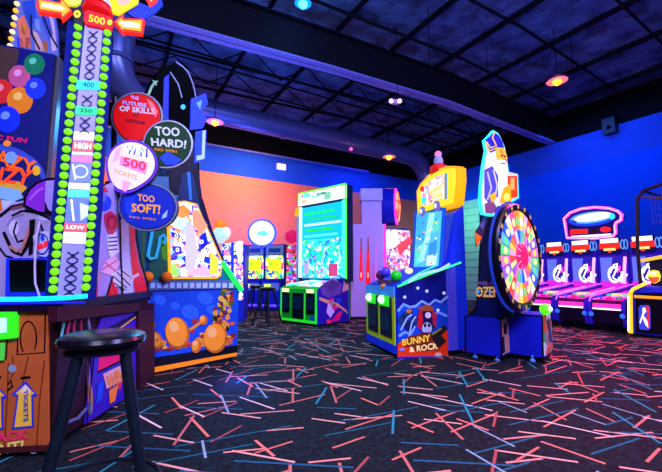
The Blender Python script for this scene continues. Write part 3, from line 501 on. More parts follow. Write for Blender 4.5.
# spiky black top
mb=MB(); tp=[(150,176),(146,150),(148,120),(146,100),(151,95),(150,84),(156,80),(156,72),(162,70),(164,63),(170,66),(175,61),(179,67),(185,67),(186,74),(192,77),(191,86),(196,92),(195,104),(198,114),(196,130),(198,150),(200,178)]
mb.cut(cf,tp,.35,M('#020306',r=.8)); mb.poly(cf,[(164,78),(169,74),(168,132),(162,132)],M('#1430e0',.7),2).oval(cf,183,107,2.4,2.6,M('#40b0ff',1.2),2)
for P in ([(176,62),(182,66),(188,72),(193,84),(196,98)],[(170,72),(178,84),(182,98)]): mb.line(cf,P,1.0,M('#8090b8',.3),3)
mb.build('spiky_top',cl,label='black spiky topper'); 
mb=MB(); mb.cut(Pl(cf.p+cf.n*.03,cf.n),[(190,130),(191,99),(206,93),(208,104),(201,110),(207,119),(203,128)],.03,M('#1c40e8',.6)); mb.poly(Pl(cf.p+cf.n*.035,cf.n),[(196,103),(202,100),(200,110)],M('#70a8ff',.8),2); mb.build('blue_wing',cl)
mb=MB(); mb.cut(cf,[(195,132),(206,130),(205,160),(194,164)],.2,M('#1c48e8',.6),lay=10); mb.poly(cf,[(202,131),(205,131),(204,158),(201,159)],M('#a8c8ff',1),14).poly(cf,[(196,156),(204,155),(204,159),(196,161)],M('#a8c8ff',1),14); mb.build('side_lamp_box',cl)
mb=MB(); mb.tube([cf.px(221,262,.03),cf.px(232,279,.04),cf.px(240,290,.05)],.028,M('#18ff48',2.2),10); mb.build('neon_tube',cl,label='green neon tube')
mb=MB(); mb.tube([cf.px(198,369,-.03),cf.px(236,362.5,-.03)],.012,M('#2040ff',5),8); mb.build('underglow_strip',cl,label='blue under-glow strip')
ld=D.lights.new('underglow','POINT'); ld.energy=14; ld.color=(.05,.12,1); ld.shadow_soft_size=.2; lo=D.objects.new('underglow',ld); lo.location=fl(236,368,.1); COL.objects.link(lo)
# ------------------------------------------------------------ machines along the back left
def fbox(name,label,px,dep,uh,w,depth,zt,body,cat='arcade machine',group=None):
    o=at(px,300,dep); fr=Fr((o.x,o.y),uh); t=thing(name,label,cat,fr.o,math.radians(90-uh),group); return fr,t
Kfr,kt=fbox('prize_cabinet','slim lit cabinet with white rounded figure in orange cap on top, behind slanted game',206,7.8,118,.5,.5,0,None)
kf=Kfr.front(0); mb=MB(); mb.box(Kfr,0,.36,0,.5,.0,1.31,M('#1828c0',r=.4)); mb.box(Kfr,.36,.80,0,.5,0,1.65,M('#1828c0',r=.4)); mb.build('cabinet_body',kt)
mb=MB(); mb.cut(kf,[(222,300),(222,244),(243,241),(243,300)],.01,busy('toys2',['#ffffff','#ff7080','#2030e0','#d8e0ff','#7050ff','#ff9860','#f0f8ff'],18,1.1),lay=6); mb.poly(kf,[(231,243),(234,243),(234,300),(231,300)],M('#2038f0',1),8).poly(kf,[(238,241),(243,241),(242,262),(238,264)],M('#e8f0ff',1.3),8); mb.build('lit_window',kt)
mb=MB(); c=kf.px(218,236,-.2); mb.ball(c,.19,M('#c8e4ff',.9),k=1.25); mb.ball(c+Vector((0,0,.26)),.13,M('#ff8020',1.0)); mb.ball(c+Kfr.u*.16+Vector((0,0,-.22)),.14,M('#ff7050',.9),k=1.3); mb.ball(c+Kfr.u*.1+Vector((0,0,.1)),.13,M('#f0f4ff',1)); mb.lathe(c+Vector((0,0,-.5)),(0,0,1),[(.1,0),(.16,.1),(.17,.35)],M('#f0a0a0',.8)); mb.build('topper_figure',kt,label='white and orange rounded topper figure')
kf2=[]
for i,(x0,x1) in enumerate(((245,263.5),(264.5,284))):
    p0=at(x0,300,10.6-.15*i); p1=at(x1,300,10.6-.15*(i+1)); uh=math.degrees(math.atan2((p1-p0).x,(p1-p0).y)); fr=Fr((p0.x,p0.y),uh); w=(p1-p0).to_2d().length
    t=thing('twin_cabinet',('left','right')[i]+' one of two small yellow-screened cabinets under the round white lit sign','arcade machine',fr.o,math.radians(90-uh),'twin cabinets under the round sign'); f=fr.front(0)
    mb=MB(); mb.box(fr,.01,w-.01,0,.7,.04,1.85,M('#1828b0',r=.4)); mb.box(fr,.03,w-.03,.03,.65,0,.04,BLK); mb.build('cabinet_body',t)
    mb=MB(); mb.box(fr,.01,w-.01,-.25,0,.04,.85,M('#1420c8',.25)); mb.box(fr,.05,w-.05,-.255,-.25,.55,.75,M('#5060d0',.8)); mb.box(fr,.05,w-.05,-.258,-.25,.1,.16,M('#6040ff',1.5)); mb.box(fr,.1,w*.5,-.262,-.25,.62,.72,M('#f0d8b0' if i==0 else '#d0f060',1.2)); mb.build('control_base',t)
    mb=MB(); mb.box(fr,.03,w-.03,-.03,0,1.55,1.82,M('#88a8c8',.6)); mb.box(fr,.12,w-.12,-.035,-.03,1.62,1.74,M('#2848a0',.6)); mb.build('header',t)
    mb=MB(); mb.box(fr,.02,w-.02,-.015,0,.87,1.53,busy('yscreen',['#f0f030','#e0ff40','#ffffff','#60e040','#c0f0ff','#ff6080','#f8f8a0','#2040d0'],14,1.2)); mb.box(fr,.1,w-.1,-.02,-.015,1.1,1.42,M('#e8f020',1.2)); mb.ball(fr(.18,-.03,1.3),.06,M('#a0f040',1.2)); mb.build('screen',t)
p=at(262,233,10.3); fr=Fr((p.x,p.y),115); t=thing('round_sign','round white lit sign with a blue glow rim above the twin cabinets','sign',(p.x,p.y,1.85)); 
MB().lathe(p,-fr.d,[(.36,-.06),(.41,-.05),(.42,0),(.36,.02)],M('#3a50ff',1.8),36).build('rim',t); mb=MB().lathe(p,-fr.d,[(.35,.0),(.35,.035),(.001,.036)],M('#e8f8ff',1.6),36); pf=Pl(p-fr.d*.04,fr.d); mb.poly(pf,[(257,232),(264,230.5),(269,233),(266,236),(258,235)],M('#60d8e8',1.4),2); mb.build('face',t); MB().tube([p+Vector((0,0,-.4)),(p.x,p.y,1.84)],.03,M('#3040a0'),8).build('post',t)
ld=D.lights.new('sign_glow','POINT'); ld.energy=200; ld.color=(.15,.2,1); ld.shadow_soft_size=.2; lo=D.objects.new('sign_glow',ld); lo.location=p+fr.d*.35; COL.objects.link(lo)
# small crowded machines between twin cabinets and green cabinet
fr,t=fbox('claw_machine','dark red lit claw machine squeezed left of the green cabinet',285,9.4,125,.42,.5,1.9,None)
f=fr.front(0); MB().box(fr,0,.40,0,.45,0,1.75,M('#801030',r=.4)).build('cabinet_body',t); MB().cut(f,[(286,300),(287,246),(297,243),(297,300)],.01,busy('rwin',['#c01840','#ff3030','#30d040','#601020','#ff50a0','#2060e0','#f0c0e0'],18,.9),lay=6).build('lit_window',t)
MB().ball(f.px(291,236,-.15),.2,M('#e81868',.8),k=.9).build('topper_ball',t)
fr,t=fbox('prize_column','narrow pale column machine with a yellow cap, touching the green cabinet',296,8.8,118,.22,.3,2.4,None)
f=fr.front(0); zt=f.px(300,216).z; MB().box(fr,0,.22,0,.3,0,zt,M('#c8b8f0',.45)).build('column_body',t); MB().lathe(fr(.11,.15,zt),(0,0,1),[(.16,0),(.18,.06),(.15,.2),(.06,.27)],M('#f8b818',.9),16).build('cap',t)
# ------------------------------------------------------------ green ticket cabinet
G=Fr(fl(317,327),163); gt=thing('green_cabinet','bright green three-door game with tall cyan screen and white header','arcade machine',G.o,math.radians(90-163)); gf=G.front(0); gs=G.side(0)
GR=M('#18d828',.45); GRD=M('#0a7a1c',.2); W_=1.07
mb=MB(); mb.prof(G,[(0,.05),(0,.70),(.06,.74),(.8,.84),(1.0,.84),(1.0,.05)],-W_,0,M('#10b020',.3)); mb.box(G,-W_+.04,-.04,.04,1.0,0,.05,BLK); mb.build('lower_cabinet',gt)
for a,b,n in ((.06,.28,0),(.38,.70,1),(.78,1.0,2)):
    d=MB(); d.box(G,-W_+a,-W_+b,-.015,.0,.12 if n==1 else .22,.62,M('#061018',r=.25)); o=d.build('door',gt,label='black door')
    MB().box(G,-W_+a+.03,-W_+b-.03,-.022,-.015,.3,.56,M('#0c2438',r=.2)).build('door_panel',o)
for a in (.17,.89): MB().box(G,-W_+a-.09,-W_+a+.09,-.03,0,.635,.70,M('#e8ffa0',1.6)).build('coin_lamp',gt)
mb=MB(); mb.box(G,-W_,0,-.006,0,.05,.10,M('#20f030',.7)); mb.box(G,-.05,0,-.006,0,.1,.7,M('#30f040',.7)); mb.box(G,-W_,-W_+.04,-.006,0,.1,.7,M('#30f040',.7)); mb.box(G,-.36,-.32,-.006,0,.1,.62,M('#28e038',.7)); mb.box(G,-.17,-.08,-.018,0,.12,.18,M('#1838c0',.4)); mb.build('front_edging',gt)
mb=MB(); gd=Pl(G(0,.1,.765),(G.d*-.125+Vector((0,0,1))))
cmat=busy('deck',['#30ffb0','#e8fff8','#20d8d0','#ff5050','#f8f8ff','#18c040','#ffb0d0','#2060d0'],11,1.1); mb.prof(G,[(.1,.755),(.1,.775),(.8,.87),(.8,.85)],-W_+.05,-.05,cmat); mb.build('control_deck',gt)
mb=MB(); mb.cut(gs,[(317,325),(317,290),(330,281),(348,276),(349,321)],.01,M('#2018a0',.25),lay=6)
for P,c in (([(320,286),(332,279),(342,284),(340,294),(328,298),(321,294)],'#6048a8'),([(322,283),(334,277),(340,284),(332,292),(324,290)],'#a080d8'),([(319,297),(328,300),(337,303),(346,310),(348,314),(340,308),(328,304),(319,300)],'#d8a888'),([(328,302),(333,300),(334,312),(330,318),(326,312)],'#c8c0ff'),([(331,305),(335,303),(337,309),(332,310)],'#e81880'),([(338,312),(342,311),(339,320),(330,322),(334,317)],'#d81870'),([(326,320),(330,319),(331,323),(327,324)],'#f02860'),([(335,299),(340,298),(341,303),(337,304)],'#1048d0'),([(329,299),(333,298),(333,302),(330,303)],'#f02860'),([(344,278),(348,276),(348,290),(342,292)],'#d0a0b0')): mb.poly(gs,P,M(c,.45),8)
mb.build('side_art_panel',gt,label='purple side print with a pink and white creature')
g2=G.front(.80); zt=g2.px(322,189).z; zb=.86
ztop=g2.px(344,184.5).z
uL=(g2.px(299,230)-G.o).dot(G.u); uR=(g2.px(347,230)-G.o).dot(G.u)
mb=MB(); mb.box(G,uL,uR,.80,1.0,.84,ztop,M('#082848',.08)); mb.build('screen_tower',gt)
scr=busy('bingo',['#10d8e8','#20f0a0','#28c8ff','#0898c0','#b0fff0','#18e060','#2878e0','#e8fff8','#40ffd0','#c060d0'],17,1.05,(1,1,1))
mb=MB(); mb.box(G,uL+.12,uR-.12,.785,.80,.90,ztop-.36,M('#10c8e8',1.0)); H=ztop-1.26
mb.box(G,uL+.14,uR-.14,.78,.785,.92,.92+H*.52,scr)
for k in range(5): mb.box(G,uL+.2+.05*(k%2),uR-.35+.1*(k%3),.778,.785,ztop-.55-k*.13,ztop-.50-k*.13,M(['#20f060','#18d878','#e0fff0','#28e048','#60ffd0'][k],1.0))
mb.box(G,uL+.2,uL+.36,.776,.785,1.0,1.25,M('#c0a8ff',1)); mb.box(G,uR-.5,uR-.25,.776,.785,.95,1.22,M('#e04880',.9)); mb.build('screen',gt,label='large cyan and green lit screen')
mb=MB(); mb.box(G,uL,uR,.765,.80,ztop-.30,ztop-.02,M('#f8fff0',1.3)); hz0=ztop-.28
for u0,u1,z0,z1,c in ((.08,.2,.16,.24,'#ff90f0'),(.2,.4,.15,.24,'#60ffe0'),(.45,.75,.1,.18,'#a0e0d0'),(.62,.9,.14,.2,'#409878'),(.1,.3,.03,.11,'#ffc0a0'),(.85,1.05,.02,.18,'#80c8a0')): mb.box(G,uL+u0,min(uL+u1,uR-.04),.762,.765,hz0+z0,hz0+z1,M(c,1.1))
mb.build('header',gt,label='white lit header')
mb=MB()
for a,b in (((uL+.01,ztop),(uR-.01,ztop)),((uR-.01,ztop),(uR-.01,.9)),((uL+.01,ztop),(uL+.01,ztop-.2))): mb.tube([G(a[0],.775,a[1]),G(b[0],.775,b[1])],.018,M('#40ff20',1.8),8)
mb.build('neon_edge',gt,label='green neon edging')
for u,c in ((uL+.07,'#c0f8ff'),(uR-.07,'#40ffff')): MB().box(G,u-.035,u+.035,.765,.80,.92,ztop-.34,M(c,1.7)).build('light_strip',gt)
# ------------------------------------------------------------ white cabinet with red drips and the things behind it
Wf=Fr(fl(351,319.5),121); wt=thing('drip_cabinet','pale lilac cabinet printed with red drips, right of the green cabinet','arcade machine',Wf.o,math.radians(90-121)); wf=Wf.front(0); sc_=(wf.px(384,250)-Wf.o).dot(Wf.u)
LIL=M('#b8a4f0',.42,var=.05); ztw=wf.px(367,224).z
mb=MB(); mb.box(Wf,0,sc_,0,.5,.06,ztw,LIL); mb.box(Wf,.03,sc_-.03,.03,.46,0,.06,BLK); mb.build('cabinet_body',wt)
mb=MB()
for x,y0,y1,w,c in ((361,238,281,1.7,'#ff1828'),(368,236,286,2.2,'#ff1828'),(376,238,280,1.2,'#c070e8'),(373.5,262,284,1.0,'#c040d0')):
    mb.poly(wf,[(x-.3,y0),(x+.5,y0),(x+w,y1-12),(x+w*1.25,y1-3),(x+w*.5,y1),(x-w*.6,y1),(x-w*1.25,y1-3),(x-w,y1-12)],M(c,.85),3)
for x in (361,368): mb.oval(wf,x,275,.8,3,M('#ffb0c0',.9),5).line(wf,[(x,238),(x+.3,252)],1.2,M('#904060',.3),4)
mb.build('drip_print',wt,label='red drip marks')
mb=MB(); mb.box(Wf,sc_,sc_+.05,-.01,.3,.9,ztw,M('#ff30b8',1.4)); mb.build('neon_edge',wt,label='pink neon edge')
u0=(wf.px(362,205)-Wf.o).dot(Wf.u); u1=(wf.px(382,205)-Wf.o).dot(Wf.u); zc=wf.px(370,188).z
mb=MB(); mb.box(Wf,u0,u1,.08,.42,ztw,zc-.1,LIL); mb.box(Wf,u0-.02,u1+.02,.04,.46,zc-.28,zc,LIL); mb.box(Wf,u0-.022,u1+.022,.055,.06,zc-.29,zc-.27,M('#7060a8')); mb.build('upper_column',wt)
fr,t=fbox('crane_game','crane game with glowing white ring and round blue and orange drum sign on top',385,8.8,125,.6,.5,0,None); f=fr.front(0); zt=f.px(392,228).z
MB().box(fr,0,.58,0,.5,0,zt,M('#202878',r=.4)).build('cabinet_body',t); MB().cut(f,[(386,296),(386,229),(410,231),(410,296)],.01,busy('crw',['#e8f0ff','#6048d0','#f0c0b0','#ff6050','#a0b0ff','#704020','#ffffff','#c080ff'],20,.9),lay=6).build('lit_window',t)
mb=MB(); mb.lathe(f.px(390,240,.02),-fr.d,[(.12,0),(.2,0),(.21,.03),(.16,.05),(.12,.03)],M('#d0f8ff',1.6),24); mb.build('glowing_ring',t); MB().cut(f,[(396,246),(410,236),(412,242),(400,256)],.03,M('#ff4858',1.0),lay=14).build('slanted_header',t,label='red slanted header')
p=at(389,207,8.95); ax=hd(137)
MB().lathe(p,ax,[(.42,-.24),(.47,-.2),(.47,.16),(.45,.17)],M('#1420c0',.35),32).build('drum',t); MB().lathe(p,ax,[(.46,.17),(.46,.2),(.40,.21)],M('#ff38d8',1.5),32).build('neon_rim',t); MB().lathe(p,ax,[(.40,.18),(.37,.24),(.001,.30)],busy('of',['#ff4818','#ff7828','#ff2818','#ffb060'],9,1.2),32).build('face',t)
# ------------------------------------------------------------ blue game with the yellow bus sign
K=Fr(fl(396,358.5),196); kt=thing('bus_sign_game','blue two-player game with slanted screen and yellow bus shaped sign on top','arcade machine',K.o,math.radians(90-196)); kf=K.front(0); ks=K.side(0)
def dpx(pl,fr,x,y): p=pl.px(x,y)-fr.o; return p.dot(fr.d),p.z
zA=kf.px(396,287).z; dB,zB=dpx(ks,K,459,263); dC,_=dpx(ks,K,446,300); dD,zD=dpx(ks,K,463,208); dE,zE=dpx(ks,K,447,212); dF,_=dpx(ks,K,461,300)
KB=M('#0a40d8',.22,r=.4); KW=.96
prof=[(0,.05),(0,zA),(.10,zA+.03),(dE-.08,zB-.06),(dE+.10,zE-.02),(dD,zD+.03),(dD,.05)]
mb=MB(); mb.prof(K,prof,-KW,0,M('#1028b8',.25,r=.4)); mb.box(K,-KW+.04,-.04,.05,dD-.05,0,.05,BLK); mb.build('cabinet_body',kt)
mb=MB(); mb.prof(K,[(dC,.055),(dC,zB-.04),(dE+.0,zB),(dE+.12,zE-.03),(dD-.003,zD+.02),(dD-.003,.055)],0.0,.012,M('#1838e0',.55)); mb.prof(K,[(dC,.06),(dC,zB-.1),(dC+.14,zB-.04),(dC+.14,.06)],.012,.016,M('#5050e0',.55)); mb.build('rear_side_panel',kt,label='plain blue rear side panel')
mb=MB(); sp_=[(396.5,357.5),(396.5,289),(447,268),(447,357)]
mb.cut(ks,sp_,.006,M('#0c1478',.3),lay=12); A=mb
A.poly(ks,[(397,312),(404,305),(412,309),(420,304),(430,307),(438,300),(447,303),(447,340),(397,345)],M('#0a48c8',.35),14)
for P in ([(397,311),(403,304),(409,307),(415,306),(421,301),(428,305),(434,300),(440,302),(447,296)],[(398,336),(404,332),(410,334),(414,326)],[(430,316),(438,312),(446,316)]): A.line(ks,P,2.6,M('#7ab0f8',.6),16)
for x,y in ((443,293),(426,291),(437,310),(404,297),(417,288)): A.oval(ks,x,y,1.6,1.6,M('#c8d8ff',.7),16)
for x,y,w in ((402,320,5),(408,325,5),(405,315,4),(414,320,5),(409,312,3)): A.oval(ks,x,y,w,w*1.1,M(rnd.choice(['#183870','#285898','#0c2050']),.3),17)
A.line(ks,[(400,330),(406,318),(411,314)],1.6,M('#a8c8f0',.5),18).line(ks,[(408,336),(411,322),(415,316)],1.4,M('#a8c8f0',.5),18).oval(ks,408,311,3,2,M('#c07840',.4),18)
A.oval(ks,425,319,7.5,8,M('#0a1040',.2),17).poly(ks,[(417,312),(421,308),(430,309),(435,313),(435,326),(430,332),(420,331),(416,322)],M('#101848',.2),18).poly(ks,[(418,311),(421,310),(422,321),(420,330),(416,326)],M('#d81830',.5),19).poly(ks,[(431,311),(436,313),(435,327),(432,325)],M('#c82040',.5),19).oval(ks,426,328,5,6,M('#c0c8e0',.5),19).oval(ks,424,325,1.3,2,M('#101020'),20).oval(ks,428,325,1.3,2,M('#101020'),20).poly(ks,[(416,309),(425,304),(433,307),(432,311),(422,311)],M('#a84c28',.4),20).oval(ks,427,315,3,3,M('#e8d8e8',.4),20).line(ks,[(420,333),(430,333)],2,M('#802838',.3),20)
A.poly(ks,[(396.5,344),(400,341),(408,340),(420,337),(432,334),(440,332),(447,330),(447,357),(396.5,357.5)],M('#f83c10',.6),19)
A.poly(ks,[(401,341),(408,336),(424,332),(432,333),(432,340),(424,344),(404,347)],M('#802818',.3),20).poly(ks,[(411,346),(436,340),(440,342),(438,350),(414,351)],M('#803018',.3),20)
A.text(ks,'BUNNY',[(401,339),(429,334),(429.5,341),(401.5,345.5)],M('#ffc840',.8),22).text(ks,'& ROCK',[(408,346.5),(437,341.5),(437,348.5),(408.5,352)],M('#ffd8a0',.85),22)
A.poly(ks,[(430,334),(436,329),(443,325),(446,328),(440,335),(445,341),(439,346),(433,343)],M('#281c20',.1),23).line(ks,[(431,334),(440,328)],1.8,M('#a0a030',.4),24)
A.oval(ks,397+4,349,3,1.4,M('#8898e0',.5),22).oval(ks,437,354,3.5,2,M('#f8c0a0',.6),22).poly(ks,[(396.5,356.2),(447,355.2),(447,357.5),(396.5,358)],M('#1030c0',.3),24)
mb.build('side_art_panel',kt,label='printed side panel with dark blue sky and orange ribbon lettering')
mb=MB(); mb.tube([ks.px(397,286.5,.02),ks.px(430,273.5,.02),ks.px(447,267.5,.02),ks.px(460,262.5,.02)],.012,M('#30f090',1.5),8); mb.build('neon_edge',kt,label='green neon edge')
mb=MB()   # front
mb.box(K,-KW,0,-.008,0,.14,zA-.1,M('#d0e810',.6)); mb.box(K,-KW,0,-.012,-.0,.05,.15,M('#0838e0',.6)); mb.box(K,-KW,0,-.012,0,zA-.12,zA,M('#40a8f0',.6)); mb.build('front_panel',kt,label='yellow front panel with blue foot')
for a in (-.86,-.42):
    d=MB().box(K,a,a+.34,-.022,-.008,.22,zA-.13,M('#06182c',r=.25)); o=d.build('coin_door',kt,label='dark coin door'); MB().box(K,a+.04,a+.3,-.03,-.022,.3,.5,M('#0c3048',r=.2)).build('door_panel',o)
    MB().ball(K(a+.1,-.035,zA-.17),.055,M('#a8ffb0',2.0)).build('coin_lamp',kt); MB().box(K,a-.02,a+.3,-.025,-.008,zA-.25,zA-.12,M('#20e820',.8)).build('glow_plate',kt)
# control deck and the big balls
mb=MB(); mb.prof(K,[(.02,zA-.01),(.02,zA+.02),(.12,zA+.05),(dE-.1,zB-.04),(dE-.1,zB-.08)],-KW+.02,-.03,M('#1438c0',.3)); mb.build('control_deck',kt)
deck=Pl(K(0,.12,zA+.055),(K.d*-(zB-.04-zA-.05)+Vector((0,0,dE-.22))))
mb=MB(); mb.line(deck,[(408,283),(418,276),(430,272),(440,270),(450,264)],2.5,M('#a8d8ff',.9),3).line(deck,[(402,284),(420,273),(440,264)],1.5,M('#28e8c0',1),3); mb.oval(deck,409,271,4,3,M('#f8e8a0',1.2),3); mb.build('deck_print',kt)
def bal(x,y,u,r,c,nm,e=.5,k=1): 
    pl=K.side(u); MB().ball(pl.px(x,y),r,M(c,e,r=.25),k=k).build(nm,kt)
bal(396,276,-.25,.075,'#10d818','green_ball',.55); bal(385.5,272,-.42,.07,'#4838d8','blue_ball',.4); bal(380.5,275,-.50,.065,'#601850','purple_ball',.3); bal(384,286.5,-.35,.05,'#e07818','orange_ball',.5,.8)
mb=MB(); mb.box(K,-.62,-.15,.03,.15,zA+.03,zA+.08,M('#0c1848',r=.3)); mb.build('ball_tray',kt)
# slanted screen
pa=K(0,dE-.08,zB-.06); pb=K(0,dE+.10,zE-.02); sn=(pb-pa).cross(K.u); scp=Pl(pa,sn)
mb=MB(); mb.cut(scp,[(412,271),(415,211),(446,207.5),(442,268)],.02,M('#0860d8',.6),lay=8)
mb.poly(scp,[(414.5,268),(417.5,214),(443,211),(439.5,266)],M('#50c0f0',1.0),10)
for P,c in (([(418,216),(428,214),(425,240),(417,250)],'#40b0e8'),([(430,214),(436,213),(430,240),(424,262),(418,262),(426,238)],'#a8f0f8'),([(416,246),(424,244),(422,262),(416,266)],'#58e0c8'),([(430,244),(438,240),(437,254),(429,256)],'#3090f0'),([(432,220),(440,218),(440,230),(434,234)],'#60d8c0'),([(428,256),(438,254),(437,265),(427,266)],'#d0f0ff')): mb.poly(scp,P,M(c,1.0),11)
for i in range(22): x,y=rnd.uniform(418,438),rnd.uniform(216,264); mb.oval(scp,x,y,1.2,1,M(rnd.choice(['#f0f8ff','#e8e080','#2878e8','#f0a060']),1.1),13,n=8)
mb.build('screen',kt,label='light blue lit screen'); 
# bus marquee
km=Pl(K(0,dE+.13,0),-K.d); bus=[(417.5,214),(416.5,191),(420,184),(428,175),(437,169),(447,166),(455,166),(458,168),(458.5,180),(456,204),(453,207),(440,210),(430,214),(425,216)]
mb=MB(); mb.cut(km,bus,.12,M('#ffb008',1.0)); mb.cut(km,[(419,211),(418.5,192),(422,185),(430,176.5),(438,171.5),(448,168.5),(455,168.5),(456,171),(455.5,186),(453.5,203),(440,207),(428,211)],.02,M('#ffd820',1.15),lay=14)
bw=busy('buswin',['#f8f0ff','#ff9080','#70d0ff','#f0e070','#c090f0','#ffffff','#e86050'],26,1.1)
mb.poly(km,[(423,204),(422,190),(427,184),(436,177),(445,174),(445,198),(437,200),(430,206)],bw,16).poly(km,[(430,190),(444,182),(444,196),(434,199)],M('#ffd070',1.1),17)
mb.text(km,'KICK',[(430,186),(444,177),(444,184),(431,192)],M('#fff8f0',1.5),18); mb.text(km,'OFF',[(433,193),(443,187),(443,194),(434,198)],M('#fff0c0',1.5),18)
mb.poly(km,[(446,174),(448.5,173),(448.5,199),(446,200)],M('#4890e0',.9),17).poly(km,[(423,198),(428,196),(427,203),(423,204)],M('#30e0f0',1.2),18).oval(km,423.5,189,2,3,M('#f02828',1),18)
mb.build('bus_marquee',kt,label='yellow lit bus shaped sign')
for x,y in ((424,211.5),(438.5,206)): 
    w_=MB(); w_.lathe(km.px(x,y,.01),-K.d,[(.075,-.02),(.075,.03),(.06,.04)],M('#8078c8',.7),20); w_.lathe(km.px(x,y,.01),-K.d,[(.04,.03),(.03,.05)],M('#e0e8ff',1.1),16); w_.build('bus_wheel',kt)
mb=MB(); c=km.px(435,172,-.06); mb.lathe(c,(0,0,1),[(.11,-.02),(.13,.02),(.12,.08),(.05,.13)],M('#e01818',.7),18); mb.lathe(c+Vector((0,0,.12)),(0,0,1),[(.06,0),(.07,.06),(.04,.12)],M('#8898c0',.3),16); mb.ball(c+Vector((0,0,.27)),.05,M('#ff70b0',1.2)); mb.build('beacon',kt,label='red and grey beacon with pink tip')
# ------------------------------------------------------------ big wheel game
H1=Fr(fl(543,367.5),74); H2=Fr(fl(502,362.5),74); 
ht=thing('big_wheel_game','tall dark blue game with a huge upright colourful prize wheel and a pirate figure','arcade machine',H2.o,math.radians(90-74))
U1=(H2.front(0).px(509,340)-H2.o).dot(H2.u); D1=(H2.side(U1).px(543,340)-H2.o).dot(H2.d)    # front pedestal corner in rear box coordinates (D1<0)
hs=H2.side(0); h1=H2.side(U1); HB=M('#0a1ab8',.30,r=.4); EDG=M('#04050c',r=.35)
dR,_=dpx(hs,H2,465.5,340); zr=hs.px(467,316.5).z; zf=hs.px(498,318).z; z1=h1.px(540,315).z; RW=.80
mb=MB(); mb.prof(H2,[(0,.06),(0,zf-.02),(.08,zf+.0),(dR,zf),(dR,.06)],0,RW,HB); mb.box(H2,.04,RW-.04,.05,dR-.05,0,.06,EDG); mb.build('rear_cabinet',ht)
mb=MB(); mb.box(H2,U1,U1+.42,D1,-.002,.06,z1,HB); mb.box(H2,U1+.03,U1+.39,D1+.03,-.04,0,.06,EDG); mb.build('front_pedestal',ht)
mb=MB(); 
for a,b in (([(465.5,357),(465.5,316.5)],0),([(465.5,316.5),(480,311)],0),([(465.5,357.3),(502,362.6)],0),([(502,362),(501,321),(503,316),(509,313)],0)): mb.line(hs,a,1.8,EDG,3)
for a in ([(508.5,362.5),(508,314.5),(542.5,316)],[(543,367.3),(542.5,316)],[(508.5,363.5),(543,368.3)]): mb.line(h1,a,1.6,EDG,3)
mb.build('edge_trim',ht)
hf=H2.front(0); f1=H2.front(D1)
uf=U1; mb=MB(); mb.box(H2,.01,uf-.01,-.006,0,.08,zf-.02,M('#d89078',.4)); mb.box(H2,uf*.3,uf*.7,-.008,-.006,.30,.42,M('#0c1030')); mb.box(H2,.01,uf*.35,-.008,-.006,.1,.28,M('#281030')); mb.build('front_strip',ht,label='pinkish printed front strip')
mb=MB(); mb.box(H2,U1+.02,U1+.40,D1-.01,D1,.08,z1+.0,busy('hfront',['#e89070','#f0f0e0','#2850a0','#f06030','#183058','#90a0a8','#30c060','#403028'],9,.5)); mb.build('printed_front',ht)
mb=MB(); mb.ball(H2(U1+.10,D1-.02,z1+.06),.062,M('#50ff18',1.7)); mb.ball(H2(U1+.08,D1-.07,z1+.07),.028,M('#f0ffe0',2)); mb.build('green_button_lamp',ht,label='glowing green lamp')
mb=MB(); mb.box(H2,U1+.02,U1+.3,D1+.22,D1+.42,z1,z1+.13,M('#a080c8',.6)); mb.box(H2,U1+.05,U1+.3,D1+.48,D1+.70,z1,z1+.10,M('#e060b0',.9)); mb.box(H2,U1+.04,U1+.3,D1+.72,-.02,z1,z1+.08,M('#e0c850',.7)); mb.build('ticket_trays',ht)
# feet
for u,d in ((.06,.06),(.06,dR-.1)): MB().lathe(H2(u-.03,d,0),(0,0,1),[(.03,0),(.03,.02),(.012,.03),(.012,.07)],M('#5090e0',.3),12).build('levelling_foot',ht)
MB().lathe(H2(U1+.0,D1+.12,0),(0,0,1),[(.03,0),(.03,.02),(.012,.03),(.012,.07)],M('#5090e0',.3),12).build('levelling_foot',ht)
# tower behind wheel
tw=H2.side(.0); mb=MB(); mb.cut(tw,[(467.5,316),(476,308),(478.5,290),(480,252),(483,225),(486,213),(496,206),(512,206),(512,318)],.10,M('#06103c',.05,r=.4),side=M('#0a1450')); mb.cut(tw,[(477,312),(479,300),(500,302),(504,312),(498,318),(470,316)],.0,M('#0a2078',.2),lay=3)
mb.line(tw,[(467.5,316),(476,308),(478.5,290),(480,252),(483,225),(487,212)],1.6,EDG,4)
mb.text(tw,'WHEEL OF',[(476.5,281),(494,281.5),(495,285),(476.5,285)],M('#9060b0',.5),6); mb.text(tw,'OZEN',[(476,286.5),(500,286.5),(500,297.5),(476,297)],M('#e0a060',.75),6); mb.line(tw,[(476,291),(500,291.5)],.8,M('#60c0a0',.7),7); mb.oval(tw,478.5,291.3,1.6,2,M('#2888f0',.9),7); mb.oval(tw,491,292.5,1.2,2,M('#2070e0',.9),7)
mb.oval(tw,505.5,293,1.8,2.2,M('#6090ff',.9),4)
mb.build('tower_side',ht,label='dark blue tower side with small orange lettering')
tb=MB(); tb.box(H2,.10,.60,-.02,.22,zf,H2.side(.3).px(505,190).z,M('#0a1450')); tb.build('tower_core',ht)
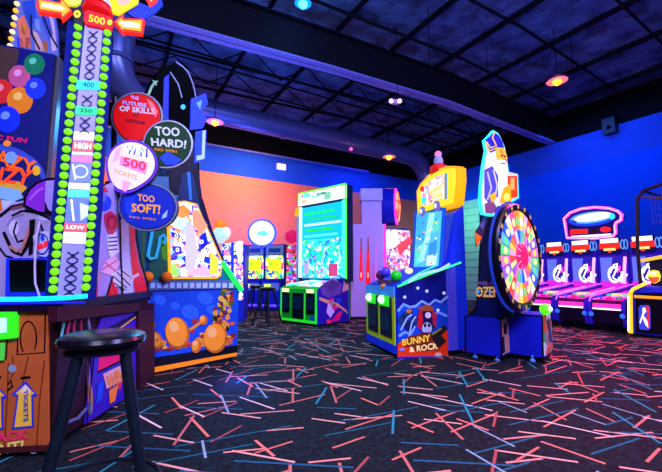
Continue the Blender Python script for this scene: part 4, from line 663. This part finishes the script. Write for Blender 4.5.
# wheel
wn=hd(170); wc=at(520,256.5,4.05); wup=Vector((0,0,1)); wr=hd(80)
RR=.60
mb=MB(); mb.lathe(wc,wn,[(.40,-.15),(.50,-.13),(RR-.02,-.09),(RR,-.08),(RR,.0),(RR-.015,.02),(RR-.07,.02),(RR-.08,-.01)],M('#05060f',r=.3),56); mb.build('wheel_rim',ht)
def wp(r,a,off): return wc+(wr*math.cos(a)+wup*math.sin(a))*r+wn*off
n=40
for k in range(n):
    mb=MB()
    a0=2*math.pi*(k+.1)/n; a1=2*math.pi*(k+.7)/n
    mb.add([wp(RR-.06,a0,.024),wp(RR-.06,a1,.024),wp(RR-.015,a1,.024),wp(RR-.015,a0,.024)],[(0,1,2,3)],M(['#c8a848','#203090','#c8b060','#101430'][k%4],.5)); mb.build('rim_light',ht)
mb=MB(); n=24; cols=['#ff80d0','#ffe060','#60c0ff','#ff5050','#f0f0ff','#a060f0','#ff9030','#60e080','#f0b0f0','#3060f0','#fff0a0','#ff60a0']
for k in range(n):
    a0=2*math.pi*k/n; a1=2*math.pi*(k+1)/n; c=cols[(k*5)%12]; c2=cols[(k*7+3)%12]
    mb.add([wp(.30,a0,.01),wp(.30,a1,.01),wp(RR-.08,a1,.01),wp(RR-.08,a0,.01)],[(0,1,2,3)],M(c,.95)); mb.add([wp(.12,a0,.012),wp(.12,a1,.012),wp(.30,a1,.012),wp(.30,a0,.012)],[(0,1,2,3)],M(c2,.9))
    am=(a0+a1)/2; mb.add([wp(.40+.05*math.cos(t),am,.014)+ (wr*-math.sin(am)+wup*math.cos(am))*.04*math.sin(t) for t in [i*.785 for i in range(8)]],[tuple(range(8))],M(cols[(k*3+1)%12],1.1))
    mb.add([wp(.2,a0-.01,.016),wp(RR-.08,a0-.006,.016),wp(RR-.08,a0+.008,.016),wp(.2,a0+.012,.016)],[(0,1,2,3)],M('#402048',.2))
mb.build('wheel_face',ht,label='segmented colourful wheel face')
mb=MB(); mb.lathe(wc,wn,[(.15,.015),(.14,.04),(.05,.07),(.001,.08)],M('#ff2060',1.3),24)
for k in range(12):
    a=2*math.pi*k/12; mb.add([wp(.03,a-.3,.06),wp(.27,a,.03),wp(.03,a+.3,.06)],[(0,1,2)],M('#ff90e0',1.6))
mb.build('wheel_hub',ht,label='glowing pink star hub')
mb=MB(); mb.tube([wp(RR+.02,math.radians(a),-.05) for a in range(95,265,10)],.014,M('#1838c0',.7),8); mb.build('rim_glow_tube',ht)
ar=MB(); ap=Pl(tw.p+tw.n*.02,tw.n); ar.cut(ap,[(474.5,232),(479,226),(488,200),(494,203),(484,232),(482,243),(477,240),(475.5,247)],.03,M('#503050',.25)); ar.poly(ap,[(474.5,232),(482,237),(477,247)],M('#ff6820',.9),3).poly(ap,[(480,226),(488,204),(491,206),(483,230)],M('#8070b8',.3),3); ar.build('arrow_arm',ht,label='slanting arm with an orange arrow tip')
# pirate figure
pp=Pl(H2(.05,-.05,0),(hd(190))); pb_=Pl(pp.p-pp.n*.01,pp.n)
mb=MB(); OUTL=[(482,214),(480,199),(481,184),(483,166),(486,150),(484,140),(489,135),(493,130),(498,133),(502,140),(505,148),(507,160),(509,172),(518,174),(519,198),(511,203),(506,212),(500,216),(490,216)]
mb.cut(pp,OUTL,.035,M('#38e8f0',1.3)); mb.poly(pp,[(501+(x-501)*.93,172+(y-172)*.955) for x,y in OUTL],M('#d4d4f4',.8),1)
I=lambda P,c,e,l: mb.poly(pp,P,M(c,e),l)
I([(484,212),(482,199),(483,184),(486,166),(488,152),(500,150),(506,164),(508,174),(509,200),(504,211),(490,214)],'#e8e8f8',.85,2)
I([(485,140),(490,136),(493,132),(498,135),(502,141),(504,149),(497,150),(490,153),(488,147)],'#1a1c98',.6,4); mb.line(pp,[(486,142),(490,148),(496,146),(492,138),(494,132)],1.3,M('#f0c838',1),6); mb.line(pp,[(485,143),(489,151),(497,148),(504,150)],1.4,M('#e0b030',1),6)
I([(496,148),(504,148),(507,158),(505,168),(499,166),(495,156)],'#f8b840',.9,5); I([(497,160),(506,160),(505,171),(499,170)],'#f8f0f0',1,6); mb.oval(pp,501,156,1.1,1,M('#101018'),7).oval(pp,504.5,156.5,.9,1,M('#101018'),7).oval(pp,503.5,159,1.2,1.6,M('#ff9040',1),7).line(pp,[(500,163.5),(505,164)],1.2,M('#d82840',.9),8)
I([(486,156),(495,152),(498,168),(499,188),(492,200),(486,190)],'#f4f4ff',1.0,3); I([(484,170),(492,166),(498,176),(498,196),(490,205),(484,198)],'#5850d0',.7,4); mb.line(pp,[(487,172),(491,188),(487,200)],1.8,M('#b8b8f8',.9),5).line(pp,[(493,170),(497,186),(494,200)],1.6,M('#c8c8ff',.9),5)
I([(498,172),(505,170),(507,186),(503,198),(498,196)],'#fff8e8',1.1,5); I([(507,176),(517,176),(517.5,197),(508,199)],'#f04018',1.0,5); I([(510,178),(514,178),(514,190),(510,190)],'#ffa860',1,6); I([(503,188),(510,184),(511,201),(504,208),(499,202)],'#f8a818',1.0,6); mb.oval(pp,506,197,3,4,M('#ffe860',1.2),7).oval(pp,501,206,4,3,M('#f0e0f0',.9),7)
I([(484,204),(492,200),(497,209),(492,214),(485,213)],'#804868',.5,6); mb.line(pp,[(500,150),(506,162)],1,M('#a85820',.6),7)
I([(489,196),(494,192),(496,198),(491,203)],'#f8b020',1,7); mb.oval(pp,498,212,4,4,M('#2828b0',.5),7)
mb.build('pirate_figure',ht,label='lit pirate figure with white beard, dark hat and treasure chest')
# ------------------------------------------------------------ alley bowling row on the right
AX=9.2
def yat(x,X): d=ray(x,260); return X*d.y/d.x
lw=.57; ye=[2.665+lw*k for k in range(6)]
def zat(x,y,X): d=ray(x,y); return CH+d.z*X/d.x
def lane(yl,name,label):   # yl = left edge (greater Y)
    A=Fr((7.35,yl),180); t=thing('alley_roller',label,'arcade machine',A.o,math.radians(90-180),'row of neon alley roller games'); w=lw-.012
    MG=M('#ff20c0',1.0)
    mb=MB(); mb.prof(A,[(.12,.05),(0,.16),(0,.50),(.10,.54),(.5,.56),(1.86,.70),(2.2,.70),(2.2,.05)],.05,w-.05,M('#180a30',r=.3)); mb.box(A,.08,w-.08,.15,2.3,0,.05,BLK); mb.build('cabinet_body',t)
    fr_=MB(); fr_.box(A,.08,w-.08,-.012,0,.16,.38,M('#0c0820',r=.25)); o=fr_.build('ball_tray',t)
    mb=MB(); mb.box(A,.07,w-.07,-.02,-.0,.40,.49,M('#ff38b8',1.1)); mb.box(A,.07,w-.07,-.03,-.02,.385,.41,M('#ffd8f0',1.9)); mb.build('neon_bar',t,label='pink neon bar')
    for k in range(3): MB().ball(A(.14+.14*k,.12,.575),.045,M(['#2050d0','#d02080','#40c060'][k],.3,r=.2)).build('ball',t)
    mb=MB(); mb.prof(A,[(.02,.545),(.02,.555),(.5,.58),(1.86,.715),(1.86,.70)],.06,w-.06,M('#ff10c8',.75)); mb.prof(A,[(.5,.582),(1.84,.715),(1.84,.722),(.5,.59)],w/2-.03,w/2+.03,M('#ff90f0',1.2)); mb.build('lane_bed',t,label='magenta lit rolling lane')
    for s,(u0,u1) in enumerate(((0,.05),(w-.05,w))):
        mb=MB(); mb.prof(A,[(.16,.03),(-.02,.12),(-.05,.3),(-.03,.48),(.03,.57),(.5,.62),(1.86,.76),(1.86,.5),(.5,.4),(.4,.03)],u0,u1,M('#2018a8',.25)); mb.build('side_rail',t)
        side=Pl(A(u0 if s==0 else u1,0,0),A.u)
    for u in (.045,w-.045):
        MB().lathe(A(u,-.04,.30),-A.d,[(.035,-.02),(.042,0),(.035,.012),(.001,.014)],M('#3070f0',.9),20).build('round_badge',t)
    mb=MB(); mb.tube([A(.025,-.02,.52),A(.025,.06,.60),A(.025,1.85,.79)],.014,M('#c850ff',1.6),8); mb.tube([A(.07,.02,.56),A(.3,.2,.60),A(w-.07,.5,.63)],.008,M('#ff60e0',1.6),8); mb.build('rail_neon',t,label='purple neon line')
    mb=MB(); mb.box(A,.12,w-.12,.42,.55,.585,.64,M('#40c0a0',1.0)); mb.box(A,.2,w-.2,.41,.55,.6,.65,M('#e0e080',1.0)); mb.build('display_strip',t)
    # back panel
    mb=MB(); mb.box(A,0,w,1.86,2.2,.70,1.50,M('#1c18a0',.35)); mb.build('target_box',t)
    bp=A.front(1.85); zz=lambda z: .72+(z-1.03)*1.22
    def q(pts,c,e,l=0): mb.add([A(u,1.855-.002*l,zz(z)) for u,z in pts],[tuple(range(len(pts)))],M(c,e))
    mb=MB(); q([(.03,1.05),(.03,1.58),(w-.03,1.58),(w-.03,1.05)],'#3020b8',.7,0); q([(.05,1.12),(.05,1.55),(.28,1.55),(.2,1.12)],'#6078f8',.9,1); q([(.03,1.03),(w-.03,1.03),(w-.03,1.12),(.03,1.14)],'#d028d0',1,2)
    cx,cz=.29,1.25
    def swirl(pts,wd,c,e,l):
        L=[];R=[]
        for i,(u,z) in enumerate(pts):
            a=pts[max(i-1,0)];b=pts[min(i+1,len(pts)-1)]; dx,dy=b[0]-a[0],b[1]-a[1]; n_=math.hypot(dx,dy); L.append((u-dy/n_*wd/2,z+dx/n_*wd/2)); R.append((u+dy/n_*wd/2,z-dx/n_*wd/2))
        for i in range(len(pts)-1): mb.add([A(x,1.855-.002*l,zz(z)) for x,z in (L[i],L[i+1],R[i+1],R[i])],[(0,1,2,3)],M(c,e))
    ov=[(cx+.10*math.cos(a),cz+.13*math.sin(a)) for a in [math.radians(x) for x in range(40,345,20)]]
    swirl(ov,.05,'#a8b8ff',1.3,3); swirl(ov,.025,'#ffffff',1.8,4); swirl([(.22,1.28),(.30,1.42),(.36,1.44),(.34,1.34),(.26,1.20),(.34,1.14),(.46,1.18),(.52,1.26)],.03,'#f8f0ff',1.8,5)
    q([(.38,1.16),(.46,1.15),(.50,1.26),(.42,1.28)],'#e8e0ff',1.5,4); q([(.34,1.28),(.40,1.30),(.42,1.40),(.36,1.40)],'#ff40c0',1.2,3)
    mb.build('target_panel',t,label='blue lit panel with white looping mark')
    mb=MB(); mb.tube([A(w-.09,1.82,.80),A(w-.07,1.82,1.1),A(w-.04,1.82,1.36)],.028,M('#ff90f0',2.2),8); mb.tube([A(w-.14,1.81,.82),A(w-.11,1.81,1.05)],.016,M('#ffffff',2),8); mb.build('neon_tube',t,label='white pink neon tube')
    mb=MB(); q2=lambda u0,u1,z0,z1,c,e,d: mb.box(A,u0,u1,d-.01,d,z0,z1,M(c,e)); q2(.10,w-.13,1.67,1.76,'#f8f8ff',1.6,1.80); q2(.08,w-.10,1.54,1.66,'#ff2818',1.3,1.79); q2(.16,w-.18,1.50,1.55,'#f0d880',1.3,1.785); q2(.24,w-.26,1.46,1.505,'#f04020',1.2,1.78); mb.box(A,.09,w-.11,1.80,1.86,1.46,1.78,M('#101850')); mb.build('header_sign',t,label='white and red header sign')
    mb=MB(); mb.box(A,0,w,1.86,2.2,1.50,1.76,M('#1430a0',.3)); mb.build('header_body',t)
    mb=MB()
    for u in (w-.06,w+.0): 
        c0=A(u,1.80,1.62); mb.tube([c0+A.u*(.03*math.cos(a))+Vector((0,0,.10*math.sin(a))) for a in [i*math.pi/8 for i in range(16)]],.010,M('#58a0f0',1.0),6,closed=True)
    mb.build('oval_logo',t,label='light blue oval rings')
    return t
lb=['rightmost neon alley roller lane, its upper part behind the basketball cage','neon alley roller lane under the right end of the blimp shaped sign','neon alley roller lane under the left end of the blimp shaped sign','neon alley roller lane just right of the prize wheel rim, left of the sign','alley roller lane hidden almost wholly behind the big prize wheel']
L0=lane(ye[1],'',lb[0])
for k in (1,2,3,4): dup(L0,(7.35,ye[k+1],0),math.radians(-90),lb[k],'row of neon alley roller games')
# blimp shaped neon sign
tY=yat(594,AX+.2); nt_=thing('neon_topper_sign','pink neon outlined blimp shaped sign standing above the alley roller row','sign',(AX+.2,tY,1.765))
np_=Pl((AX+.15,0,0),(-1,0,0)); 
mb=MB(); outl=[(568,238),(566,224),(565,219),(571,213),(582,209),(596,207.5),(610,208.5),(619,211.5),(622.5,215),(622,220),(617,223),(616,226),(616.5,233),(614,236.5),(594,238.5)]
mb.cut(np_,outl,.12,M('#0c1468',.2)); mb.build('sign_body',nt_)
mb=MB(); mb.tube([np_.px(x,y,.04) for x,y in outl],.035,M('#ff50d8',1.5),8,closed=True); mb.tube([np_.px(x,y,.065) for x,y in outl],.014,M('#ffb0f0',1.8),8,closed=True); mb.build('neon_outline',nt_,label='pink neon outline')
mb=MB(); mb.oval(np_,592,218.5,24,7.5,M('#1440e8',1.0),2,rot=-6).oval(np_,592,217.5,21.5,5.6,M('#60a8ff',1.2),3,rot=-7).oval(np_,593,217,19,3.9,M('#ffffff',1.6),4,rot=-8).oval(np_,612,216.3,3,3,M('#30e8ff',1.4),5).oval(np_,573,222,4,1.8,M('#2040e0',1),5)
mb.poly(np_,[(570.5,229.5),(588,229),(588,233.5),(570.5,234.5)],M('#ff2018',1.3),3).oval(np_,605.5,229.5,5.5,2.8,M('#ff2018',1.3),3).poly(np_,[(589,231),(598,228),(598,233),(589,233.5)],M('#3c1020'),3).poly(np_,[(571,236),(611,233.5),(612,236),(572,238.3)],M('#e8f4ff',1.5),3)
mb.build('sign_face',nt_)
mb=MB()
for x in (575,606): p=np_.px(x,237,-.06); mb.tube([p,(p.x,p.y,1.768)],.02,M('#203080'),8)
mb.build('support_post',nt_)
# ------------------------------------------------------------ basketball game at the right edge
yb=fl(630.5,336).y; BX=7.28; BB=Fr((BX,yb),180); bt=thing('basketball_game','basketball game at the right edge with yellow-white neon post and dark net cage','arcade machine',BB.o,math.radians(-90))
bf_=BB.front(0)
zt=bf_.px(640,290).z
mb=MB(); mb.prof(BB,[(0,.05),(0,.72),(.1,.78),(1.2,.8),(2.3,.8),(2.3,.05)],.0,1.1,M('#0c1ca0',.25)); mb.box(BB,.05,1.05,.05,2.2,0,.05,BLK); mb.build('cabinet_body',bt)
mb=MB(); mb.cut(bf_,[(636,332),(636,293),(664,293),(700,296),(700,338)],.01,M('#04060e',r=.3),lay=8); 
mb.cut(bf_,[(639.5,328),(639,308),(641,305),(649,305),(650.5,308),(651,328),(649,330),(641,329.5)],.01,M('#3848d8',.8),lay=14); mb.poly(bf_,[(646,306),(649,306),(650,309),(650,327),(648.5,328.5),(646,320),(648,314)],M('#e02848',.9),16).poly(bf_,[(643,308),(645,307),(647,311),(644,315),(648,321),(649,328),(646,325),(643,318),(641,324),(640,322),(643,313)],M('#f0f0ff',1.1),17)
mb.build('front_panel',bt,label='black front panel with blue and red player logo')
mb=MB(); mb.tube([bf_.px(631.5,333,.03),bf_.px(631,300,.03),bf_.px(631,293,.03)],.03,M('#ffc020',1.3),10); mb.tube([bf_.px(630.2,331,.06),bf_.px(630,296,.06)],.014,M('#fffff0',2.0),8); mb.build('neon_post',bt,label='yellow and white neon post')
mb=MB(); mb.tube([bf_.px(631,293,.03),bf_.px(634,289,.03),bf_.px(646,283,-.02)],.026,M('#ffc830',1.5),10); mb.tube([bf_.px(635,296.5,.02),bf_.px(700,300,.02)],.022,M('#ff9820',1.2),8); mb.build('neon_branch',bt,label='yellow neon branch'); 
mb=MB(); mb.prof(BB,[(.93,.8),(.93,1.28),(2.3,1.28),(2.3,.8)],.02,1.1,M('#08122c',r=.4)); mb.build('backboard_housing',bt)
b9=BB.front(.88); mb=MB(); mb.tube([b9.px(640,261,.02),b9.px(662,257,.02),b9.px(700,252,.02)],.03,M('#f0c038',1.1),8); mb.build('neon_rail',bt,label='yellow neon rail')
mb=MB(); mb.cut(b9,[(649,272),(653,270),(658,271),(660,276),(659,281),(654,283.5),(649,281),(647.5,276)],.04,M('#ffe040',1.2)); mb.poly(b9,[(648,277),(659.5,277),(658.5,281),(654,283.3),(649,281)],M('#ff5038',1.2),3).oval(b9,653.5,273,3,1.5,M('#fffff0',1.5),3); mb.build('round_emblem',bt,label='yellow and red round emblem')
c2=BB.side(.0); zc=bf_.px(640,193).z
def cg(u,d,z): return BB(u,d,z)
zt1=at(641,190,6.3).z; zt2=zt1+.18
mb=MB(); b7=BB.front(.45); 
P1=b7.px(637.5,250); P2=b7.px(637,200); P3=b7.px(643,191); P4=b7.px(662,184); P5=b7.px(700,170)
mb.tube([Vector((P1.x,P1.y,.8)),P1,P2,P3,P4,P5],.028,BLK,8); 
Q=[p+BB.d*1.6 for p in (P1,P2,P3,P4,P5)]; mb.tube([Vector((Q[0].x,Q[0].y,1.0))]+Q,.028,BLK,8)
for a,b in ((P3,Q[2]),(P5,Q[4])): mb.tube([a,b],.022,BLK,8)
mb.tube([P2+Vector((0,0,.06)),P2+Vector((0,-.6,-.1))],.018,M('#304018'),6)
mb.build('cage_frame',bt)
mb=MB()
n=14
for i in range(n+1):
    y=P3.y-(P3.y-P5.y)*i/n; zz=P3.z+(P5.z-P3.z)*i/n; mb.tube([(P3.x+.3,y,zz),(P3.x+.3,y,1.85)],.004,M('#3048a0'),4)
for k in range(10): z=1.9+k*.11; mb.tube([(P3.x+.3,P3.y,z),(P3.x+.3,P5.y,z)],.004,M('#3048a0'),4) if z<P3.z else None
mb.build('net',bt,label='thin net')
# ------------------------------------------------------------ area lights added to brighten and tint the room, no fixtures behind them
def area(loc,tgt,size,en,col,spread=180):
    l=D.lights.new('lamp','AREA'); l.energy=en; l.color=lin(col)[:3]; l.size=size; l.spread=math.radians(spread)
    o=D.objects.new('added_area_light',l); COL.objects.link(o); o.location=loc; o.rotation_euler=(Vector(tgt)-Vector(loc)).to_track_quat('-Z','Y').to_euler(); return o
area((10.3,4.5,4.9),(12,4.5,2.0),2.5,150,'#3c74ff')
area((10.3,8.5,4.6),(12,8.5,2.5),2.0,55,'#3c74ff')
area((10.6,9.0,3.4),(12,9.4,2.2),.8,34,'#b0ffd8')
area((3.6,10.0,4.4),(3.6,11.7,2.9),1.2,150,'#ffb080')
area((0.5,9.8,4.4),(0.5,11.7,3.2),1.5,120,'#ffb080')
area((8,10.0,4.6),(8,11.7,3),1.5,60,'#6060ff')
area((3,-1.5,4.6),(4.2,4,1.0),2.0,460,'#a8a8ff')
area((-0.8,-0.6,3.6),(-.2,3.4,1.2),1.2,240,'#d0c4ff')
area((1.6,1.6,4.4),(1.0,4.3,1.2),1.2,120,'#a8b4ff')
area((2.0,7.5,2.9),(2.0,7.6,6),2.5,120,'#5878ff')
area((6.5,3.0,3.4),(6.5,3.1,6),3.0,60,'#2850e0')
area((1.5,6.6,3.6),(1.8,6.4,0),2.0,150,'#20c0ff')
area((6.0,2.6,3.4),(5.8,2.0,0),1.6,220,'#ff50b0')
area((3.2,1.2,3.4),(3.0,1.4,0),2.0,60,'#ffb0a0')
w=D.worlds.new('World'); SC.world=w; w.use_nodes=True; w.node_tree.nodes['Background'].inputs[0].default_value=(.03,.06,.28,1); w.node_tree.nodes['Background'].inputs[1].default_value=.5
SC.view_settings.view_transform='Standard'; SC.view_settings.look='None'; SC.view_settings.exposure=0; SC.view_settings.gamma=1
